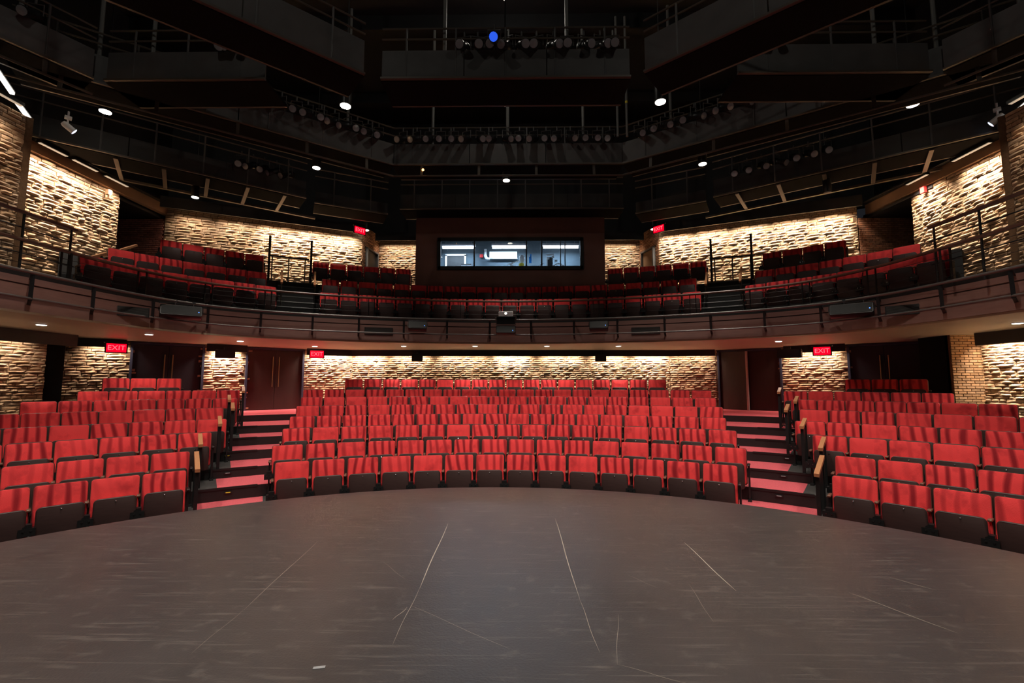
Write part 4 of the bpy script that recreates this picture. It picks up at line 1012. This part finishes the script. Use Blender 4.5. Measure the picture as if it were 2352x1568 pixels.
wash_run(W[1], W[2], [(.1, .9, KL * 1.6)], 3.22, .22, .32, 'hidden linear wall light right of the left red-brown door', 'wall lights over the corner walls')
wash_run(W[3], W[4], [(.1, .9, KL * .35)], 3.22, .22, .32, 'hidden linear wall light left of the open right door', 'wall lights over the corner walls')
LL = seglen(*FLw); LRr = seglen(*FRw)
wash_run(*FLw, [((dl[1] + .25) / LL, (dl[2] - .25) / LL, KL * 1.3)], 3.18, .22, .35, 'hidden linear wall light between the two left doors', 'wall lights over the side rear walls')
wash_run(*FLw, [((dl[0] - .85) / LL, (dl[0] - .1) / LL, KL * .35)], 3.20, .22, .35, 'hidden linear wall light left of the near-black left door', 'wall lights over the side rear walls')
wash_run(*FRw, [((dr[1] + .2) / LRr, (dr[2] - .2) / LRr, KL * .75)], 3.18, .22, .35, 'hidden linear wall light between the two right doors', 'wall lights over the side rear walls')
wash_run((-11.0, 4), (-11.0, 10.6), [(.1, .45, KL * .9), (.5, .95, KL * .8)], 3.2, .28, .32, 'hidden linear wall light over the left side stone wall', 'wall lights over the left side wall')
wash_run((11.35, 10.8), (11.35, 4), [(.02, .25, KL * 2.2), (.3, .6, KL * 1.5)], 3.2, .28, .32, 'hidden linear wall light over the right side stone wall', 'wall lights over the right side wall')
KU = 46 * K_WASH_UP
wash_run(UL0, UL1, [(.06, .2, KU * .22), (.25, .4, KU * .35), (.44, .60, KU * 1.0), (.62, .78, KU * 1.1), (.80, .96, KU * 1.15)], 7.66, .36, .32, 'hidden linear wall light over the left balcony stone wall', 'wall lights over the left balcony wall')
wash_run(UR0, UR1, [(.02, .18, KU * 1.1), (.22, .38, KU * 1.1), (.42, .58, KU * 1.0), (.62, .78, KU * 1.0), (.82, .96, KU * 1.1)], 7.66, .36, .32, 'hidden linear wall light over the right balcony stone wall', 'wall lights over the right balcony wall')
wash_run((-10.9, 9.6), (-10.9, 12.25), [(.05, .3, KU * 1.0), (.35, .6, KU * .85), (.68, .95, KU * .6)], 7.56, .34, .30, 'hidden linear wall light over the left side balcony wall', 'wall lights over the left side balcony wall')
wash_run((11.35, 12.5), (11.35, 9.85), [(.1, .35, KU * 1.1), (.6, .95, KU * 1.3)], 7.56, .34, .30, 'hidden linear wall light over the right side balcony wall', 'wall lights over the right side balcony wall')
wash_run((-5.2, 17.75), (-3.4, 17.75), [(.1, .9, KU * .75)], 7.85, .45, .4, 'hidden linear wall light left of the control booth', 'wall lights beside the booth')
wash_run((3.4, 17.75), (5.1, 17.75), [(.1, .9, KU * .75)], 7.85, .45, .4, 'hidden linear wall light right of the control booth', 'wall lights beside the booth')
wash_run((-10.35, 5), (-10.35, 9.2), [(.4, .9, KU * .8)], 7.8, .45, .45, 'linear wall light over the nearest left balcony wall', 'wall lights over the nearest balcony walls')
wash_run((10.8, 9.4), (10.8, 5), [(.1, .6, KU * .8)], 7.8, .45, .45, 'linear wall light over the nearest right balcony wall', 'wall lights over the nearest balcony walls')
# bare tubes seen at the two upper corners
for (p, q, lab) in (((-10.2, 8.9, 8.02), (-10.5, 9.45, 7.95), 'second bare white strip lamp at the upper left corner, lower one'), ((-9.75, 8.15, 8.15), (-10.05, 8.7, 8.05), 'bare white strip lamp at the upper left corner, upper one'),
                    ((10.72, 8.55, 8.0), (10.98, 9.38, 7.92), 'bare white strip lamp at the upper right corner')):
    t = empty('strip_lamp', p, 0, lab, 'lamp', 'bare strip lamps')
    d = Vector(q) - Vector(p)
    mb = MB(); mb.bar((0, 0, 0), d, .07, .05); mb.build('tube', M['strip'], t); mb = MB(); mb.bar((0, 0, .05), d + Vector((0, 0, .05)), .10, .04); mb.build('housing', M['blackm'], t)

# ------------------------------------------------------------------ exit signs
def exit_sign(p, rz, label, w_=.40, h=.22):
    t = empty('exit_sign', p, rz, label, 'sign', 'red exit signs')
    mb = MB(); mb.box((0, .03, 0), (w_ + .06, .05, h + .05)); mb.box((0, .02, h / 2 + .04), (w_ + .12, .07, .03)); mb.build('housing', M['blackm'], t)
    mb = MB(); mb.box((0, 0, 0), (w_, .02, h)); mb.build('sign_face', M['exitr'], t)
    cu = bpy.data.curves.new('letters', 'FONT'); cu.body = 'EXIT'; cu.size = h * .8; cu.align_x = 'CENTER'; cu.align_y = 'CENTER'; cu.extrude = .004
    tmp = bpy.data.objects.new('letters_outline', cu); COL.objects.link(tmp); bpy.context.view_layer.update()
    me = bpy.data.meshes.new_from_object(tmp.evaluated_get(bpy.context.evaluated_depsgraph_get())); bpy.data.objects.remove(tmp)
    me.materials.clear(); me.materials.append(M['exitl'])
    o = bpy.data.objects.new('letters', me); COL.objects.link(o); o.parent = t; o.location = (0, -.014, 0); o.rotation_euler = (pi / 2, 0, 0)
exit_sign(PT(-43.3, 14.9, 3.045), rad(43), 'glowing red exit sign left of the near-black left door')
exit_sign(PT(-24.3, 15.2, 3.07), rad(24), 'glowing red exit sign right of the red-brown left door')
exit_sign(PT(36.5, 15.2, 3.07), rad(-38), 'glowing red exit sign over the stone wall between the two right doors')
exit_sign((-5.23, 15.5, 7.47), rad(50), 'glowing red exit sign high up beside the left balcony door')
exit_sign((5.22, 15.5, 7.49), rad(-50), 'glowing red exit sign high up beside the right balcony door')
# small black boxes under the header
for p, th, w_, lab in ((PT(-12.1, 15.3, 3.02), -12.1, .38, 'on the left half of the rear wall'), (PT(12.1, 15.3, 3.02), 12.1, .38, 'on the right half of the rear wall'),
                   (PT(33.5, 15.15, 3.02), 42, .62, 'beside the open right door'), (PT(-33.9, 15.2, 3.0), -42, .5, 'between the two left doors')):
    t = empty('monitor_speaker', p, -rad(th), 'small black speaker box under the black band, ' + lab, 'loudspeaker', 'small speakers under the balcony')
    mb = MB(); mb.pad(w_, .26, .02, [(.02, .12), (0, .1), (0, -.08), (.01, -.09)], seg=2); mb.build('cabinet', M['black'], t, True)
    mb = MB(); mb.pad(w_ - .06, .2, .01, [(0, -.088), (0, -.096)], seg=2); mb.build('mesh_front', M['blackm'], t)
    mb = MB(); mb.box((0, .02, .16), (.06, .06, .08)); mb.build('mount', M['blackm'], t)

# ------------------------------------------------------------------ balcony aisle rails and side rails
def rail_piece(p, q, zf, label, capm='wood', n=2, post='blackm'):
    p = Vector(p); q = Vector(q); t = empty('handrail', (p.x, p.y, zf), 0, label, 'handrail', 'balcony handrails')
    b = Vector((p.x, p.y, zf)); mb = MB(); mb.bar(p - b, q - b, .06, .05); mb.build('wooden_cap', M[capm], t)
    for i in range(n):
        s = (i + .25) / (n - .5) if n > 1 else .5; c = p + (q - p) * s - b
        mb = MB(); mb.tube([(c.x, c.y, 0), (c.x, c.y, c.z)], .022, 6); mb.build('post', M[post], t)
def pp(th, r, z): return tuple(PT(th, r, z))
rail_piece(pp(-28.6, 13.5, 5.0), pp(-28.6, 14.4, 5.55), 3.9, 'wooden capped handrail on the left edge of the left balcony aisle')
rail_piece(pp(-24.9, 13.5, 5.0), pp(-24.9, 14.4, 5.6), 3.9, 'wooden capped handrail on the right edge of the left balcony aisle')
rail_piece(pp(25.4, 13.5, 5.0), pp(25.4, 14.4, 5.55), 3.9, 'wooden capped handrail on the left edge of the right balcony aisle')
rail_piece(pp(29.2, 13.5, 5.0), pp(29.2, 14.4, 5.6), 3.9, 'wooden capped handrail on the right edge of the right balcony aisle')
rail_piece(pp(-30.1, 15.9, 6.35), pp(-25.6, 15.7, 6.3), 5.33, 'low dark railing behind the left balcony aisle', 'blackm', 3)
rail_piece(pp(25.6, 15.7, 6.3), pp(30.4, 15.9, 6.3), 5.33, 'low dark railing behind the right balcony aisle', 'blackm', 3)
rail_piece((-9.6, 10.3, 5.05), (-9.75, 11.6, 5.75), 3.9, 'long wooden sloping handrail before the left side stone wall')
rail_piece((-9.0, 9.4, 4.75), (-9.15, 10.1, 5.1), 3.9, 'short steep wooden handrail at the left end of the balcony')
rail_piece((-10.0, 12.0, 5.3), (-10.1, 13.2, 5.9), 3.9, 'black sloping handrail before the left wall recess', 'blackm')
rail_piece((10.3, 11.0, 5.15), (10.5, 12.1, 5.75), 3.9, 'long wooden sloping handrail before the right side stone wall')
rail_piece((10.2, 12.3, 5.5), (10.3, 13.4, 5.95), 3.9, 'pale sloping handrail before the right wall recess')
for X, sg, side in ((-8.35, -1, 'left'), (8.2, 1, 'right')):
    t = empty('guardrail', (X, 5.0, 3.9), 0, 'upper brown railing at the %s end of the balcony' % side, 'railing')
    mb = MB(); mb.bar((0, 0, 1.22), (0, 3.6, 1.22), .06, .05); mb.build('wooden_cap', M['dwood'], t)
    for i in range(5): mb = MB(); mb.tube([(0, .1 + .85 * i, 0), (0, .1 + .85 * i, 1.2)], .02, 6); mb.build('post', M['blackm'], t)
    for z in (.95, .5): mb = MB(); mb.tube([(0, 0, z), (0, 3.6, z)], .012, 5); mb.build('cable', M['blackm'], t)
# dark posts standing at the tops of the balcony aisles
for th, lab in ((-30.0, 'left of the left'), (-25.4, 'right of the left'), (25.8, 'left of the right'), (30.2, 'right of the right')):
    mb = MB(); mb.box((0, 0, .75), (.07, .05, 1.5)); o = mb.build('dark_post', M['black'], loc=PT(th, 15.2, 5.33)); o.rotation_euler = (0, 0, -rad(th))
    tag(o, 'tall thin black post ' + lab + ' balcony aisle', 'post')
for p, rz, lab in (((-9.84, 9.65, 7.9), -.7, 'left'), ((10.79, 9.59, 7.9), .7, 'right')):
    t = empty('white_spotlight', p, rz, 'small white spotlight below the gallery near the upper %s corner' % lab, 'spotlight')
    Rr = Matrix.Rotation(rad(55), 4, 'X')
    mb = MB(); mb.lathe([(.05, .1), (.07, .06), (.07, -.12), (.08, -.14)], 12, mat=Rr); mb.build('body', M['white'], t, True)
    mb = MB(); mb.lathe([(.07, -.141), (.06, -.15)], 12, mat=Rr); mb.build('lens', M['ledw'], t, True)
    mb = MB(); mb.tube([(0, 0, .05), (0, 0, .35)], .02, 6); mb.box((0, 0, .2), (.12, .12, .05)); mb.build('mount', M['white'], t)
mb = MB(); mb.box((0, 0, 0), (.09, .12, .14)); mb.box((0.02, 0, -.12), (.05, .05, .1)); tag(mb.build('wall_sensor', M['plaster'], loc=(-10.76, 11.76, 7.27)), 'small brown sensor high on the left side stone wall beside the recess', 'sensor')
mb = MB(); mb.box((0, 0, 0), (.10, .10, .14)); tag(mb.build('wall_sensor', M['plaster'], loc=(10.75, 13.9, 7.2)), 'small brown sensor near the right end of the right balcony stone wall', 'sensor')
# fire alarm and small sensors
mb = MB(); mb.box((0, 0, 0), (.08, .12, .16)); tag(mb.build('fire_alarm', M['reda'], loc=(11.24, 11.99, 7.33)), 'small red fire alarm high on the right side stone wall', 'alarm')
print('SEATS', NS[0], 'OBJ', len(COL.objects))
